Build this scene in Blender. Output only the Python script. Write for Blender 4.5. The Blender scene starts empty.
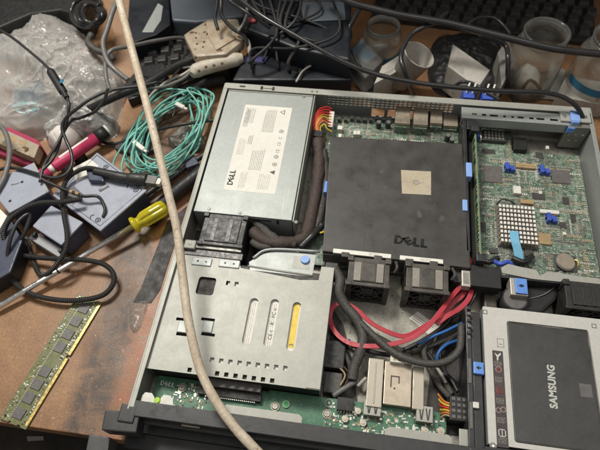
import bpy, bmesh, math, random
from mathutils import Vector, Matrix, noise, Euler
random.seed(7)
C = bpy.context.scene.collection
SC = 0.001                      # everything below is measured in millimetres
sin, cos, pi = math.sin, math.cos, math.pi

# ------------------------------------------------------------------ camera
CAM = Vector((179.856, -79.291, 501.016)); ROT = Euler((0.553012, 0.041073, 0.13931), 'XYZ')
FPX = 525.14; RM = ROT.to_matrix()
cd = bpy.data.cameras.new('camera'); cam = bpy.data.objects.new('camera', cd); C.objects.link(cam)
cam.location = CAM * SC; cam.rotation_euler = ROT
cd.sensor_width = 36; cd.lens = 36 * FPX / 600; cd.clip_start = 0.01; cd.clip_end = 50
bpy.context.scene.camera = cam

def A(px, py, z=0.0):
    """the point at height z that a measured photo pixel looks at (survey helper)"""
    d = RM @ Vector(((px - 300) / FPX, -(py - 225) / FPX, -1))
    t = (z - CAM.z) / d.z
    return CAM + d * t
def R4(x0, y0, x1, y1, z):
    xm, ym = (x0 + x1) / 2, (y0 + y1) / 2
    return A(x0, ym, z).x, A(x1, ym, z).x, A(xm, y1, z).y, A(xm, y0, z).y

# ------------------------------------------------------------------ materials
def mat(name, col, rough=0.5, metal=0.0, col2=None, nscale=120, namt=0.5, bump=0.0, bscale=400, spec=0.5,
        trans=0.0, ior=1.45, speck=None, rvar=0.15, coat=0.0, alpha=1.0, sss=0.0, fine=0.0, crinkle=None, traces=0.0, scratch=0.0):
    m = bpy.data.materials.new(name); m.use_nodes = True
    nt = m.node_tree; N = nt.nodes; L = nt.links; b = N['Principled BSDF']
    tc = N.new('ShaderNodeTexCoord')
    def noise_(s, det=6, rough_=0.6, dist=0.0):
        n = N.new('ShaderNodeTexNoise'); n.inputs['Scale'].default_value = s; n.inputs['Detail'].default_value = det
        n.inputs['Roughness'].default_value = rough_; n.inputs['Distortion'].default_value = dist
        L.new(tc.outputs['Object'], n.inputs['Vector']); return n
    def ramp(src, p0, p1, c0=(0, 0, 0, 1), c1=(1, 1, 1, 1)):
        r = N.new('ShaderNodeValToRGB'); e = r.color_ramp.elements
        e[0].position = p0; e[1].position = p1; e[0].color = c0; e[1].color = c1
        L.new(src, r.inputs[0]); return r
    def mix(fac, a, bb, mode='MIX'):
        x = N.new('ShaderNodeMix'); x.data_type = 'RGBA'; x.blend_type = mode
        if isinstance(fac, float): x.inputs[0].default_value = fac
        else: L.new(fac, x.inputs[0])
        for s, v in ((6, a), (7, bb)):
            if isinstance(v, tuple): x.inputs[s].default_value = v
            else: L.new(v, x.inputs[s])
        return x.outputs[2]
    c4 = (*col, 1)
    if col2 is None: col2 = tuple(c * 0.72 for c in col)
    n1 = noise_(nscale); r1 = ramp(n1.outputs[0], 0.5 - 0.25 * (1.3 - namt), 0.5 + 0.25 * (1.3 - namt))
    out = mix(r1.outputs[0], c4, (*col2, 1))
    if fine > 0:
        n5 = noise_(nscale * 9, 3); r5 = ramp(n5.outputs[0], 0.35, 0.7, (1 - fine,) * 3 + (1,), (1 + fine * .4,) * 3 + (1,))
        out = mix(1.0, out, r5.outputs[0], 'MULTIPLY')
    if scratch:     # fine handling scratches in two directions and a few fingerprints
        for k_, an in enumerate((.5, 1.9)):
            mp = N.new('ShaderNodeMapping'); mp.inputs['Rotation'].default_value = (0, 0, an); mp.inputs['Scale'].default_value = (900, 14, 14)
            L.new(tc.outputs['Object'], mp.inputs['Vector']); ns = N.new('ShaderNodeTexNoise'); ns.inputs['Scale'].default_value = 1; ns.inputs['Detail'].default_value = 2
            L.new(mp.outputs[0], ns.inputs['Vector']); rs_ = ramp(ns.outputs[0], .70, .74)
            m3 = N.new('ShaderNodeMath'); m3.operation = 'MULTIPLY'; m3.inputs[1].default_value = scratch; L.new(rs_.outputs[0], m3.inputs[0])
            out = mix(m3.outputs[0], out, tuple(min(1, c * 1.5 + .05) for c in col) + (1,))
        nd = noise_(95, 4, .7); rd_ = ramp(nd.outputs[0], .66, .78); m4 = N.new('ShaderNodeMath'); m4.operation = 'MULTIPLY'; m4.inputs[1].default_value = scratch * .6
        L.new(rd_.outputs[0], m4.inputs[0]); out = mix(m4.outputs[0], out, tuple(c * .62 for c in col) + (1,))
    if traces:      # copper runs under the solder mask, in blocks of either direction
        for k_, ax in enumerate(('X', 'Y')):
            wv = N.new('ShaderNodeTexWave'); wv.bands_direction = ax; wv.inputs['Scale'].default_value = 150 + 40 * k_; wv.inputs['Distortion'].default_value = 0
            L.new(tc.outputs['Object'], wv.inputs['Vector']); rw = ramp(wv.outputs[1], .70, .85)
            nm = noise_(38 + 9 * k_, 1, .4); rm = ramp(nm.outputs[0], .50 + .02 * k_, .53 + .02 * k_)
            mu = N.new('ShaderNodeMath'); mu.operation = 'MULTIPLY'; L.new(rw.outputs[0], mu.inputs[0]); L.new(rm.outputs[0], mu.inputs[1])
            m2 = N.new('ShaderNodeMath'); m2.operation = 'MULTIPLY'; m2.inputs[1].default_value = traces; L.new(mu.outputs[0], m2.inputs[0])
            out = mix(m2.outputs[0], out, (.30, .42, .30, 1))
    if speck:
        n2 = noise_(speck[1], 2, 0.5); r2 = ramp(n2.outputs[0], speck[2], speck[2] + 0.04)
        out = mix(r2.outputs[0], out, (*speck[0], 1))
    L.new(out, b.inputs['Base Color'])
    b.inputs['Metallic'].default_value = metal
    n3 = noise_(nscale * 1.7 + 11, 5); mr = N.new('ShaderNodeMapRange')
    mr.inputs[1].default_value = 0.3; mr.inputs[2].default_value = 0.7
    mr.inputs[3].default_value = max(0.02, rough - rvar); mr.inputs[4].default_value = min(1, rough + rvar)
    L.new(n3.outputs[0], mr.inputs[0]); L.new(mr.outputs[0], b.inputs['Roughness'])
    b.inputs['Specular IOR Level'].default_value = spec
    b.inputs['Transmission Weight'].default_value = trans; b.inputs['IOR'].default_value = ior
    b.inputs['Coat Weight'].default_value = coat; b.inputs['Alpha'].default_value = alpha
    if sss: b.inputs['Subsurface Weight'].default_value = sss; b.inputs['Subsurface Scale'].default_value = 0.003
    if bump > 0:
        n4 = noise_(bscale, 5); bp = N.new('ShaderNodeBump'); bp.inputs['Strength'].default_value = bump
        bp.inputs['Distance'].default_value = 0.0006; L.new(n4.outputs[0], bp.inputs['Height']); L.new(bp.outputs[0], b.inputs['Normal'])
    if crinkle:      # sharp creases between flat facets, two sizes
        prev = None
        for s_, st_ in crinkle:
            w_ = noise_(s_ * .6, 3); vm = N.new('ShaderNodeVectorMath'); vm.operation = 'SCALE'; vm.inputs['Scale'].default_value = .35 / s_
            L.new(w_.outputs['Color'], vm.inputs[0]); va = N.new('ShaderNodeVectorMath'); L.new(tc.outputs['Object'], va.inputs[0]); L.new(vm.outputs[0], va.inputs[1])
            v = N.new('ShaderNodeTexVoronoi'); v.feature = 'F1'; v.distance = 'CHEBYCHEV'; v.inputs['Scale'].default_value = s_; L.new(va.outputs[0], v.inputs['Vector'])
            bp = N.new('ShaderNodeBump'); bp.inputs['Strength'].default_value = st_; bp.inputs['Distance'].default_value = .07 / s_
            L.new(v.outputs['Distance'], bp.inputs['Height'])
            if prev: L.new(prev, bp.inputs['Normal'])
            prev = bp.outputs[0]
        L.new(prev, b.inputs['Normal'])
    return m
M = {}
M['steel'] = mat('zinc_steel', (.36, .38, .365), .48, .3, (.33, .35, .335), 30, .3, .1, 1200, fine=.07, rvar=.04, scratch=.35)
M['steel_lt'] = mat('light_steel', (.385, .385, .345), .5, .15, (.36, .36, .32), 30, .3, .1, 1200, fine=.07, rvar=.04, scratch=.35)
M['steel_dk'] = mat('dull_steel', (.30, .30, .27), .5, .5, (.22, .22, .2), 70, .5, .1, 900, fine=.15)
M['floorplate'] = mat('dusty_plate', (.40, .385, .33), .55, .3, (.27, .26, .22), 45, .7, .15, 700, speck=((.16, .14, .11), 160, .66), fine=.2)
M['nickel'] = mat('nickel', (.47, .435, .37), .42, .35, (.41, .375, .32), 90, .5, .05)
M['tan_metal'] = mat('tan_port_metal', (.50, .43, .34), .38, .45, (.38, .32, .25), 120, .5, .05, fine=.1)
M['bright'] = mat('bright_metal', (.8, .8, .78), .2, .9, (.6, .6, .58), 150, .4)
M['gold'] = mat('gold_contacts', (.85, .65, .25), .3, .8, (.7, .5, .18), 200, .4)
M['black'] = mat('black_plastic', (.022, .022, .022), .45, 0, (.035, .033, .03), 90, .6, .15, 1200, speck=((.12, .11, .1), 700, .74))
M['blackm'] = mat('black_painted_steel', (.035, .036, .037), .42, .0, (.025, .025, .026), 60, .6, .1, 1000, speck=((.15, .14, .13), 500, .76))
M['shroud'] = mat('shroud_plastic', (.046, .044, .042), .42, 0, (.062, .059, .055), 28, .8, .12, 1500, speck=((.09, .085, .08), 260, .72), fine=.1)
M['ssd'] = mat('ssd_charcoal', (.065, .065, .063), .38, .4, (.08, .079, .076), 40, .7, .06, 2000, fine=.1)
M['fan'] = mat('fan_plastic', (.045, .04, .035), .5, 0, (.085, .075, .062), 80, .8, .2, 900, speck=((.2, .18, .15), 300, .70))
M['fanlight'] = mat('fan_grey_label', (.30, .28, .24), .5, 0, (.23, .21, .18), 80, .6, .1, fine=.15)
M['pcb'] = mat('green_circuit_board', (.06, .115, .08), .42, 0, (.21, .27, .215), 260, .9, .15, 1500, speck=((.46, .47, .38), 520, .60), spec=.5, fine=.3, traces=.35)
M['pcb2'] = mat('front_circuit_board', (.035, .14, .075), .38, 0, (.06, .19, .11), 160, .8, .1, 1500, speck=((.35, .45, .33), 700, .68), fine=.2, traces=.1)
M['pcbram'] = mat('memory_board_green', (.13, .145, .055), .42, 0, (.19, .195, .09), 240, .8, .1, 1500, speck=((.42, .42, .28), 800, .66), fine=.2)
M['chip'] = mat('chip_epoxy', (.05, .047, .045), .5, 0, (.075, .07, .065), 200, .6, .1, 2500)
M['chipg'] = mat('chip_grey', (.11, .10, .10), .42, 0, (.15, .14, .135), 200, .6, .1, 2500)
M['white'] = mat('white_plastic', (.70, .69, .63), .5, 0, (.58, .57, .51), 120, .5, .1)
M['label'] = mat('paper_label', (.70, .685, .625), .6, 0, (.66, .64, .585), 60, .5, .05, fine=.05)
M['labelw'] = mat('white_label', (.80, .78, .72), .6, 0, (.72, .70, .64), 60, .5, .05, fine=.08)
M['ink'] = mat('printed_ink', (.10, .095, .09), .6)
M['inkgrey'] = mat('faint_ink', (.36, .34, .30), .6)
M['inkdell'] = mat('logo_dark', (.012, .012, .012), .28)
M['silver_ink'] = mat('silver_ink', (.62, .62, .58), .4, .3)
M['blue'] = mat('blue_latch', (.10, .24, .62), .4, 0, (.14, .3, .7), 150, .5)
M['bluelt'] = mat('light_blue_plastic', (.26, .42, .80), .4, 0, (.22, .36, .7), 100, .5, sss=.1)
M['cyan'] = mat('blue_pull_tab', (.16, .42, .62), .45, 0, (.2, .48, .68), 120, .5)
M['vga'] = mat('vga_blue', (.04, .08, .42), .4, 0, (.06, .12, .5), 150, .5)
M['red'] = mat('red_cable', (.46, .035, .055), .45, 0, (.38, .03, .045), 120, .5, .05)
M['redw'] = mat('red_wire', (.6, .04, .03), .4); M['yelw'] = mat('yellow_wire', (.7, .5, .04), .4); M['orgw'] = mat('orange_wire', (.65, .2, .04), .4)
M['bluew'] = mat('blue_wire', (.03, .14, .42), .4)
M['yellow'] = mat('yellow_sticker', (.78, .56, .03), .45, 0, (.68, .48, .03), 100, .5, fine=.1)
M['sleeve'] = mat('braided_sleeve', (.035, .033, .03), .6, 0, (.10, .09, .08), 900, .9, .8, 1600)
M['sleevebr'] = mat('brown_sleeve', (.036, .025, .021), .6, 0, (.085, .062, .052), 700, .9, .8, 1300)
M['wire'] = mat('black_cable', (.02, .02, .021), .38, 0, (.03, .03, .03), 100, .5, .05)
M['wiregrey'] = mat('grey_cable', (.16, .155, .15), .45, 0, (.12, .115, .11), 100, .5, .05)
M['wirewh'] = mat('pale_cable', (.42, .40, .36), .45)
M['beige'] = mat('beige_cable_jacket', (.60, .52, .41), .55, 0, (.52, .43, .32), 40, .9, .2, 500, fine=.2, sss=.08, speck=((.36, .28, .2), 240, .66))
M['teal'] = mat('teal_fibre_jacket', (.20, .50, .42), .36, 0, (.16, .44, .37), 120, .5, .05)
M['devgrey'] = mat('blue_grey_plastic', (.33, .355, .425), .5, 0, (.29, .31, .375), 60, .6, .15, 1200, fine=.08)
M['navy'] = mat('navy_plastic', (.045, .055, .09), .45, 0, (.06, .07, .11), 60, .6, .1)
M['devlt'] = mat('pale_grey_plastic', (.36, .36, .37), .5, 0, (.30, .30, .31), 60, .6, .1)
M['pink'] = mat('pink_plastic', (.56, .045, .13), .45, 0, (.46, .04, .11), 60, .5, .05)
M['pinkd'] = mat('dark_pink_card', (.36, .03, .09), .5, 0, (.3, .03, .08), 60, .5, .05)
M['cream'] = mat('cream_plastic', (.42, .36, .27), .5, 0, (.31, .25, .175), 70, .7, .1, speck=((.10, .045, .02), 110, .62), fine=.2)
M['cream2'] = mat('pale_strip_plastic', (.50, .46, .38), .5, 0, (.40, .35, .27), 50, .7, .1, speck=((.14, .06, .03), 130, .68), fine=.12)
M['card'] = mat('white_carton', (.46, .44, .40), .6, 0, (.34, .31, .27), 22, .8, .1, 300, speck=((.22, .15, .10), 120, .70), fine=.1)
M['cardsh'] = mat('grey_carton', (.30, .28, .26), .6)
M['yelhandle'] = mat('clear_yellow_handle', (.85, .74, .03), .10, 0, (.78, .66, .02), 80, .4, trans=.5, ior=1.45, coat=.4, rvar=.05)
M['glass'] = mat('clear_plastic_jar', (.93, .94, .90), .10, 0, (.88, .9, .86), 60, .4, .1, 60, trans=.95, ior=1.48, rvar=.05)
M['film'] = mat('clear_film', (.75, .73, .70), .16, 0, (.6, .58, .55), 60, .5, .5, 160, trans=.85, ior=1.2, rvar=.1)
M['bluelabel'] = mat('blue_label', (.03, .17, .30), .45)
M['rubber'] = mat('black_rubber', (.014, .014, .014), .5, 0, (.02, .02, .02), 120, .5, .1)
M['keycap'] = mat('black_keycap', (.050, .048, .046), .34, 0, (.06, .057, .054), 90, .5, .1)
M['darkcase'] = mat('dark_blue_case', (.006, .008, .013), .5, .0, (.008, .011, .016), 14, .8, .08, 600, fine=.1)
M['greycase'] = mat('grey_painted_case', (.13, .15, .175), .4, .2, (.10, .115, .135), 10, .8, .05, 500)
M['darkfloor'] = mat('dark_shelf', (.030, .024, .020), .7, 0, (.055, .042, .03), 12, .8, .1, fine=.3)
M['greyear'] = mat('grey_ear_plastic', (.075, .074, .072), .5, 0, (.06, .06, .058), 80, .6, .1, 1500)
M['lcd'] = mat('lime_light_pipe', (.45, .75, .05), .3)
M['ringg'] = mat('pale_green_ring', (.45, .75, .45), .4)
M['ledgreen'] = mat('green_button', (.05, .45, .12), .35)
M['padmetal'] = mat('solder_pads', (.62, .62, .54), .35, .5)
M['tanpart'] = mat('tan_component', (.42, .30, .16), .5)
M['stickerdk'] = mat('maroon_black_sticker', (.050, .040, .042), .5, 0, (.07, .055, .056), 100, .5)
M['iconred'] = mat('dull_red_icon', (.30, .06, .06), .5)
M['plategrey'] = mat('square_seal', (.15, .14, .14), .5)
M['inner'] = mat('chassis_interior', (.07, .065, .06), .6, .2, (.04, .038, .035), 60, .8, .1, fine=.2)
M['dust'] = mat('light_dust', (.35, .33, .30), .8)

def desk_mat():
    m = bpy.data.materials.new('worn_brown_hardboard'); m.use_nodes = True
    nt = m.node_tree; N = nt.nodes; L = nt.links; b = N['Principled BSDF']; tc = N.new('ShaderNodeTexCoord')
    def nz(s, d=8, r=.6, dist=0):
        n = N.new('ShaderNodeTexNoise'); n.inputs['Scale'].default_value = s; n.inputs['Detail'].default_value = d
        n.inputs['Roughness'].default_value = r; n.inputs['Distortion'].default_value = dist; L.new(tc.outputs['Object'], n.inputs['Vector']); return n.outputs[0]
    def rp(src, stops):
        r = N.new('ShaderNodeValToRGB'); e = r.color_ramp.elements
        while len(e) < len(stops): e.new(.5)
        for k, (p, c) in enumerate(stops): e[k].position = p; e[k].color = (*c, 1) if len(c) == 3 else c
        L.new(src, r.inputs[0]); return r.outputs[0]
    def mx(f, a, c, mode='MIX'):
        x = N.new('ShaderNodeMix'); x.data_type = 'RGBA'; x.blend_type = mode
        if isinstance(f, float): x.inputs[0].default_value = f
        else: L.new(f, x.inputs[0])
        for s, v in ((6, a), (7, c)):
            if isinstance(v, tuple): x.inputs[s].default_value = (*v, 1)
            else: L.new(v, x.inputs[s])
        return x.outputs[2]
    def math_(op, a, bb=None, cl=False):
        x = N.new('ShaderNodeMath'); x.operation = op; x.use_clamp = cl
        for s, v in ((0, a), (1, bb)):
            if v is None: continue
            if isinstance(v, (int, float)): x.inputs[s].default_value = v
            else: L.new(v, x.inputs[s])
        return x.outputs[0]
    base = rp(nz(9, 8, .65, .6), [(.28, (.195, .098, .047)), (.50, (.29, .155, .076)), (.72, (.38, .215, .108))])
    f2 = rp(nz(420, 4, .7), [(.30, (.70, .68, .66)), (.62, (1.08, 1.08, 1.08))]); col = mx(1.0, base, f2, 'MULTIPLY')
    f3 = rp(nz(60, 6, .7), [(.38, (.84, .82, .80)), (.66, (1.06, 1.06, 1.05))]); col = mx(1.0, col, f3, 'MULTIPLY')
    # worn, blackened and red-streaked strip along the left side of the server; stain has its own fixed place
    sp = N.new('ShaderNodeSeparateXYZ'); L.new(tc.outputs['Object'], sp.inputs[0])
    wob = math_('MULTIPLY', math_('SUBTRACT', nz(28, 5, .7), .5), .022)
    xx = math_('ADD', sp.outputs[0], wob)
    yb = math_('MULTIPLY', sp.outputs[1], 0.05)
    xx = math_('ADD', xx, yb)
    band = math_('MULTIPLY', math_('SUBTRACT', 1.0, math_('MULTIPLY', math_('ABSOLUTE', math_('ADD', xx, .050)), 36.0), True), 2.0, True)
    band = math_('MULTIPLY', band, rp(nz(38, 8, .75, .8), [(.34, (.15, .15, .15)), (.60, (.95, .95, .95))]), True)
    col = mx(band, col, (.052, .036, .027))
    red = math_('SUBTRACT', 1.0, math_('MULTIPLY', math_('ABSOLUTE', math_('ADD', xx, .020)), 60.0), True)
    redn = rp(nz(110, 5, .7), [(.42, (0, 0, 0)), (.55, (1, 1, 1))])
    col = mx(math_('MULTIPLY', math_('MULTIPLY', red, redn), .75), col, (.34, .10, .045))
    # white paint flecks and pale scuffs
    fl = rp(nz(330, 1, .4), [(.765, (0, 0, 0)), (.78, (1, 1, 1))]); col = mx(math_('MULTIPLY', fl, .8), col, (.62, .58, .52))
    sc = rp(nz(75, 10, .8, 2.0), [(.66, (0, 0, 0)), (.74, (1, 1, 1))]); col = mx(math_('MULTIPLY', sc, .28), col, (.16, .10, .07))
    # base colour, roughness and fine bump
    L.new(col, b.inputs['Base Color'])
    rr = rp(nz(30, 6, .7), [(.3, (.33, .33, .33)), (.7, (.55, .55, .55))]); L.new(rr, b.inputs['Roughness'])
    bp = N.new('ShaderNodeBump'); bp.inputs['Strength'].default_value = .35; bp.inputs['Distance'].default_value = .0006
    L.new(nz(500, 5, .7), bp.inputs['Height']); L.new(bp.outputs[0], b.inputs['Normal'])
    return m
M['desk'] = desk_mat()
def ribbed(name, c0, c1, freq):          # spiral-wrapped cable: fine dark rings, from its UV length
    m = bpy.data.materials.new(name); m.use_nodes = True; nt = m.node_tree; N = nt.nodes; L = nt.links; b = N['Principled BSDF']
    uv = N.new('ShaderNodeUVMap'); s = N.new('ShaderNodeSeparateXYZ'); L.new(uv.outputs[0], s.inputs[0])
    a = N.new('ShaderNodeMath'); a.operation = 'MULTIPLY'; a.inputs[1].default_value = freq; L.new(s.outputs[0], a.inputs[0])
    z = N.new('ShaderNodeMath'); z.operation = 'SINE'; L.new(a.outputs[0], z.inputs[0])
    r = N.new('ShaderNodeValToRGB'); r.color_ramp.elements[0].color = (*c0, 1); r.color_ramp.elements[1].color = (*c1, 1)
    r.color_ramp.elements[0].position = .2; r.color_ramp.elements[1].position = .8
    L.new(z.outputs[0], r.inputs[0]); L.new(r.outputs[0], b.inputs['Base Color']); b.inputs['Roughness'].default_value = .45
    bp = N.new('ShaderNodeBump'); bp.inputs['Strength'].default_value = .9; bp.inputs['Distance'].default_value = .0006
    L.new(z.outputs[0], bp.inputs['Height']); L.new(bp.outputs[0], b.inputs['Normal'])
    return m
M['ribbed'] = ribbed('spiral_wrapped_cable', (.015, .015, .015), (.065, .063, .06), 3.0)

# ------------------------------------------------------------------ builders
def tag(o, label=None, cat=None, group=None, kind=None):
    if label: o['label'] = label
    if cat: o['category'] = cat
    if group: o['group'] = group
    if kind: o['kind'] = kind
    return o
def empty(name, loc, label, cat, group=None):
    o = bpy.data.objects.new(name, None); C.objects.link(o); o.location = Vector(loc) * SC
    o.empty_display_size = .01; tag(o, label, cat, group); return o
def world_off(parent):
    v = Vector((0, 0, 0))
    while parent is not None: v += parent.location; parent = parent.parent
    return v
def catmull(P, sub=8):
    if len(P) < 3 or sub < 2: return [Vector(p) for p in P]
    P = [Vector(p) for p in P]; out = []
    for i in range(len(P) - 1):
        p0 = P[i - 1] if i else P[0] * 2 - P[1]; p1, p2 = P[i], P[i + 1]
        p3 = P[i + 2] if i + 2 < len(P) else P[-1] * 2 - P[-2]
        for k in range(sub):
            t = k / sub
            out.append(.5 * ((2 * p1) + (p2 - p0) * t + (2 * p0 - 5 * p1 + 4 * p2 - p3) * t * t + (3 * p1 - p0 - 3 * p2 + p3) * t ** 3))
    out.append(P[-1]); return out
class MB:
    def __init__(s): s.v = []; s.f = []; s.m = []; s.sm = []; s.uv = {}
    def _add(s, vs, fs, mi=0, smooth=False):
        o = len(s.v); s.v += [Vector(v) for v in vs]
        for f in fs: s.f.append([o + i for i in f]); s.m.append(mi); s.sm.append(smooth)
        return s
    def box(s, x0, x1, y0, y1, z0, z1, mi=0, T=None):
        vs = [Vector((x, y, z)) for z in (z0, z1) for y in (y0, y1) for x in (x0, x1)]
        if T is not None: vs = [T @ v for v in vs]
        return s._add(vs, [(0, 2, 3, 1), (4, 5, 7, 6), (0, 1, 5, 4), (2, 6, 7, 3), (0, 4, 6, 2), (1, 3, 7, 5)], mi)
    def prism(s, poly, z0, z1, mi=0, T=None, top=None, smooth=False):
        n = len(poly); tp = top or poly
        a = sum(poly[i][0] * poly[(i + 1) % n][1] - poly[(i + 1) % n][0] * poly[i][1] for i in range(n))
        if a < 0: poly = poly[::-1]; tp = tp[::-1]
        vs = [Vector((p[0], p[1], z0)) for p in poly] + [Vector((p[0], p[1], z1)) for p in tp]
        if T is not None: vs = [T @ v for v in vs]
        fs = [tuple(range(n))[::-1], tuple(range(n, 2 * n))]
        s._add(vs, fs, mi); o = len(s.v) - 2 * n
        for i in range(n): s.f.append([o + i, o + (i + 1) % n, o + n + (i + 1) % n, o + n + i]); s.m.append(mi); s.sm.append(smooth)
        return s
    def cyl(s, c, r, h, mi=0, n=20, axis='z', r2=None, smooth=True, T=None):
        r2 = r if r2 is None else r2; R = {'z': Matrix.Identity(4), 'y': Matrix.Rotation(-pi / 2, 4, 'X'), 'x': Matrix.Rotation(pi / 2, 4, 'Y')}[axis]
        Q = Matrix.Translation(Vector(c)) @ R
        if T is not None: Q = T @ Q
        return s.prism([(r * cos(2 * pi * k / n), r * sin(2 * pi * k / n)) for k in range(n)], 0, h, mi, Q,
                       [(r2 * cos(2 * pi * k / n), r2 * sin(2 * pi * k / n)) for k in range(n)], smooth)
    def lathe(s, prof, c=(0, 0, 0), n=40, mi=0, T=None, closed=False):
        vs = []; fs = []; Q = Matrix.Translation(Vector(c)) if T is None else T
        for (r, z) in prof:
            for k in range(n): vs.append(Q @ Vector((r * cos(2 * pi * k / n), r * sin(2 * pi * k / n), z)))
        m = len(prof)
        for j in range(m if closed else m - 1):
            a, b = j, (j + 1) % m
            for k in range(n): fs.append((a * n + k, a * n + (k + 1) % n, b * n + (k + 1) % n, b * n + k))
        return s._add(vs, fs, mi, True)
    def tube(s, P, r, n=10, sub=8, mi=0, flat=None, closed=False, rfun=None, twist=0):
        P = [Vector(p) for p in P]
        pts = catmull(P, sub); N = len(pts); L = 0
        up = Vector((0, 0, 1)); vs = []; o = len(s.v); dist = [0]
        for i in range(1, N): dist.append(dist[-1] + (pts[i] - pts[i - 1]).length)
        prev = None
        for i in range(N):
            t = (pts[min(i + 1, N - 1)] - pts[max(i - 1, 0)]); t = t.normalized() if t.length > 1e-6 else Vector((0, 1, 0))
            if prev is None:
                a = up.cross(t); a = a.normalized() if a.length > 1e-3 else Vector((1, 0, 0))
            else:
                a = prev - t * prev.dot(t); a.normalize()
                if flat:      # keep a flat ribbon level
                    h = up.cross(t)
                    if h.length > .2: h.normalize(); h = h if h.dot(a) > 0 else -h; a = (a * .6 + h * .4).normalized()
            prev = a; b = t.cross(a)
            rr = r * (rfun(dist[i]) if rfun else 1)
            for k in range(n):
                th = 2 * pi * k / n
                ra, rb = (rr, rr) if not flat else flat
                c_, s_ = cos(th), sin(th)
                if flat: c_ = math.copysign(abs(c_) ** .35, c_); s_ = math.copysign(abs(s_) ** .35, s_)
                vs.append(pts[i] + a * c_ * ra + b * s_ * rb)
        s.v += vs
        for i in range(N - 1):
            for k in range(n):
                s.uv[len(s.f)] = (dist[i], dist[i], dist[i + 1], dist[i + 1])
                s.f.append([o + i * n + k, o + i * n + (k + 1) % n, o + (i + 1) * n + (k + 1) % n, o + (i + 1) * n + k]); s.m.append(mi); s.sm.append(not flat)
        s.f.append([o + k for k in range(n)][::-1]); s.m.append(mi); s.sm.append(False)
        s.f.append([o + (N - 1) * n + k for k in range(n)]); s.m.append(mi); s.sm.append(False)
        return s
    def build(s, name, mats, parent=None, bevel=0, origin=None):
        if not isinstance(mats, (list, tuple)): mats = [mats]
        me = bpy.data.meshes.new(name)
        off = world_off(parent) if parent is not None else Vector((0, 0, 0))
        org = Vector((0, 0, 0))
        if parent is None:
            xs = [v.x for v in s.v]; ys = [v.y for v in s.v]; zs = [v.z for v in s.v]
            org = Vector(((min(xs) + max(xs)) / 2, (min(ys) + max(ys)) / 2, min(zs))) * SC if origin is None else Vector(origin) * SC
        me.from_pydata([(v * SC - off - org)[:] for v in s.v], [], s.f)
        for mm in mats: me.materials.append(M[mm] if isinstance(mm, str) else mm)
        for p, mi, sm in zip(me.polygons, s.m, s.sm): p.material_index = mi; p.use_smooth = sm
        if s.uv:
            ul = me.uv_layers.new(name='UVMap')
            for fi, d in s.uv.items():
                p = me.polygons[fi]
                for q, li in enumerate(p.loop_indices): ul.data[li].uv = (d[q], 0)
        if bevel:
            bm = bmesh.new(); bm.from_mesh(me)
            es = [e for e in bm.edges if len(e.link_faces) == 2 and e.calc_face_angle(0) > .6]
            bmesh.ops.bevel(bm, geom=es, offset=bevel * SC, segments=2, profile=.6, affect='EDGES', clamp_overlap=True)
            bm.to_mesh(me); bm.free()
        me.validate()
        o = bpy.data.objects.new(name, me); C.objects.link(o)
        if parent is not None: o.parent = parent
        else: o.location = org
        return o
def from_curve(name, cu, mats, parent, T, bevel=0):
    ob = bpy.data.objects.new('tmp', cu); C.objects.link(ob)
    dg = bpy.context.evaluated_depsgraph_get(); dg.update()
    me = bpy.data.meshes.new_from_object(ob.evaluated_get(dg)); bpy.data.objects.remove(ob); bpy.data.curves.remove(cu)
    off = world_off(parent) if parent is not None else Vector((0, 0, 0))
    S = Matrix.Translation(-off) @ Matrix.Scale(SC, 4) @ T
    me.transform(S); me.materials.clear(); me.materials.append(M[mats] if isinstance(mats, str) else mats); me.name = name
    for p in me.polygons: p.material_index = 0; p.use_smooth = False
    o = bpy.data.objects.new(name, me); C.objects.link(o)
    if parent is not None: o.parent = parent
    return o
def plate(name, outer, holes, z0, z1, mt, parent, T=None):
    cu = bpy.data.curves.new('c', 'CURVE'); cu.dimensions = '2D'; cu.fill_mode = 'BOTH'; cu.extrude = (z1 - z0) / 2
    for poly in [outer] + holes:
        sp = cu.splines.new('POLY'); sp.points.add(len(poly) - 1); sp.use_cyclic_u = True
        for q, p in zip(sp.points, poly): q.co = (p[0], p[1], 0, 1)
    return from_curve(name, cu, mt, parent, (T or Matrix.Identity(4)) @ Matrix.Translation((0, 0, (z0 + z1) / 2)))
def text(body, size, loc, rot, mt, parent, name='lettering', ex=.06, T=None, sx=1, bold=0, align='LEFT', shear=0, space=1):
    cu = bpy.data.curves.new('t', 'FONT'); cu.body = body; cu.size = size; cu.extrude = ex; cu.offset = bold
    cu.align_x = align; cu.shear = shear; cu.space_character = space; cu.resolution_u = 4
    Q = (T or Matrix.Identity(4)) @ Matrix.Translation(Vector(loc)) @ Matrix.Rotation(rot, 4, 'Z') @ Matrix.Diagonal((sx, 1, 1, 1))
    return from_curve(name, cu, mt, parent, Q)
def rect(x0, x1, y0, y1, r=0, n=4):
    if r <= 0: return [(x0, y0), (x1, y0), (x1, y1), (x0, y1)]
    out = []
    for (cx, cy, a) in ((x1 - r, y0 + r, -pi / 2), (x1 - r, y1 - r, 0), (x0 + r, y1 - r, pi / 2), (x0 + r, y0 + r, pi)):
        for k in range(n + 1): out.append((cx + r * cos(a + k * pi / 2 / n), cy + r * sin(a + k * pi / 2 / n)))
    return out
def circ(cx, cy, r, n=16): return [(cx + r * cos(2 * pi * k / n), cy + r * sin(2 * pi * k / n)) for k in range(n)]
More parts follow.
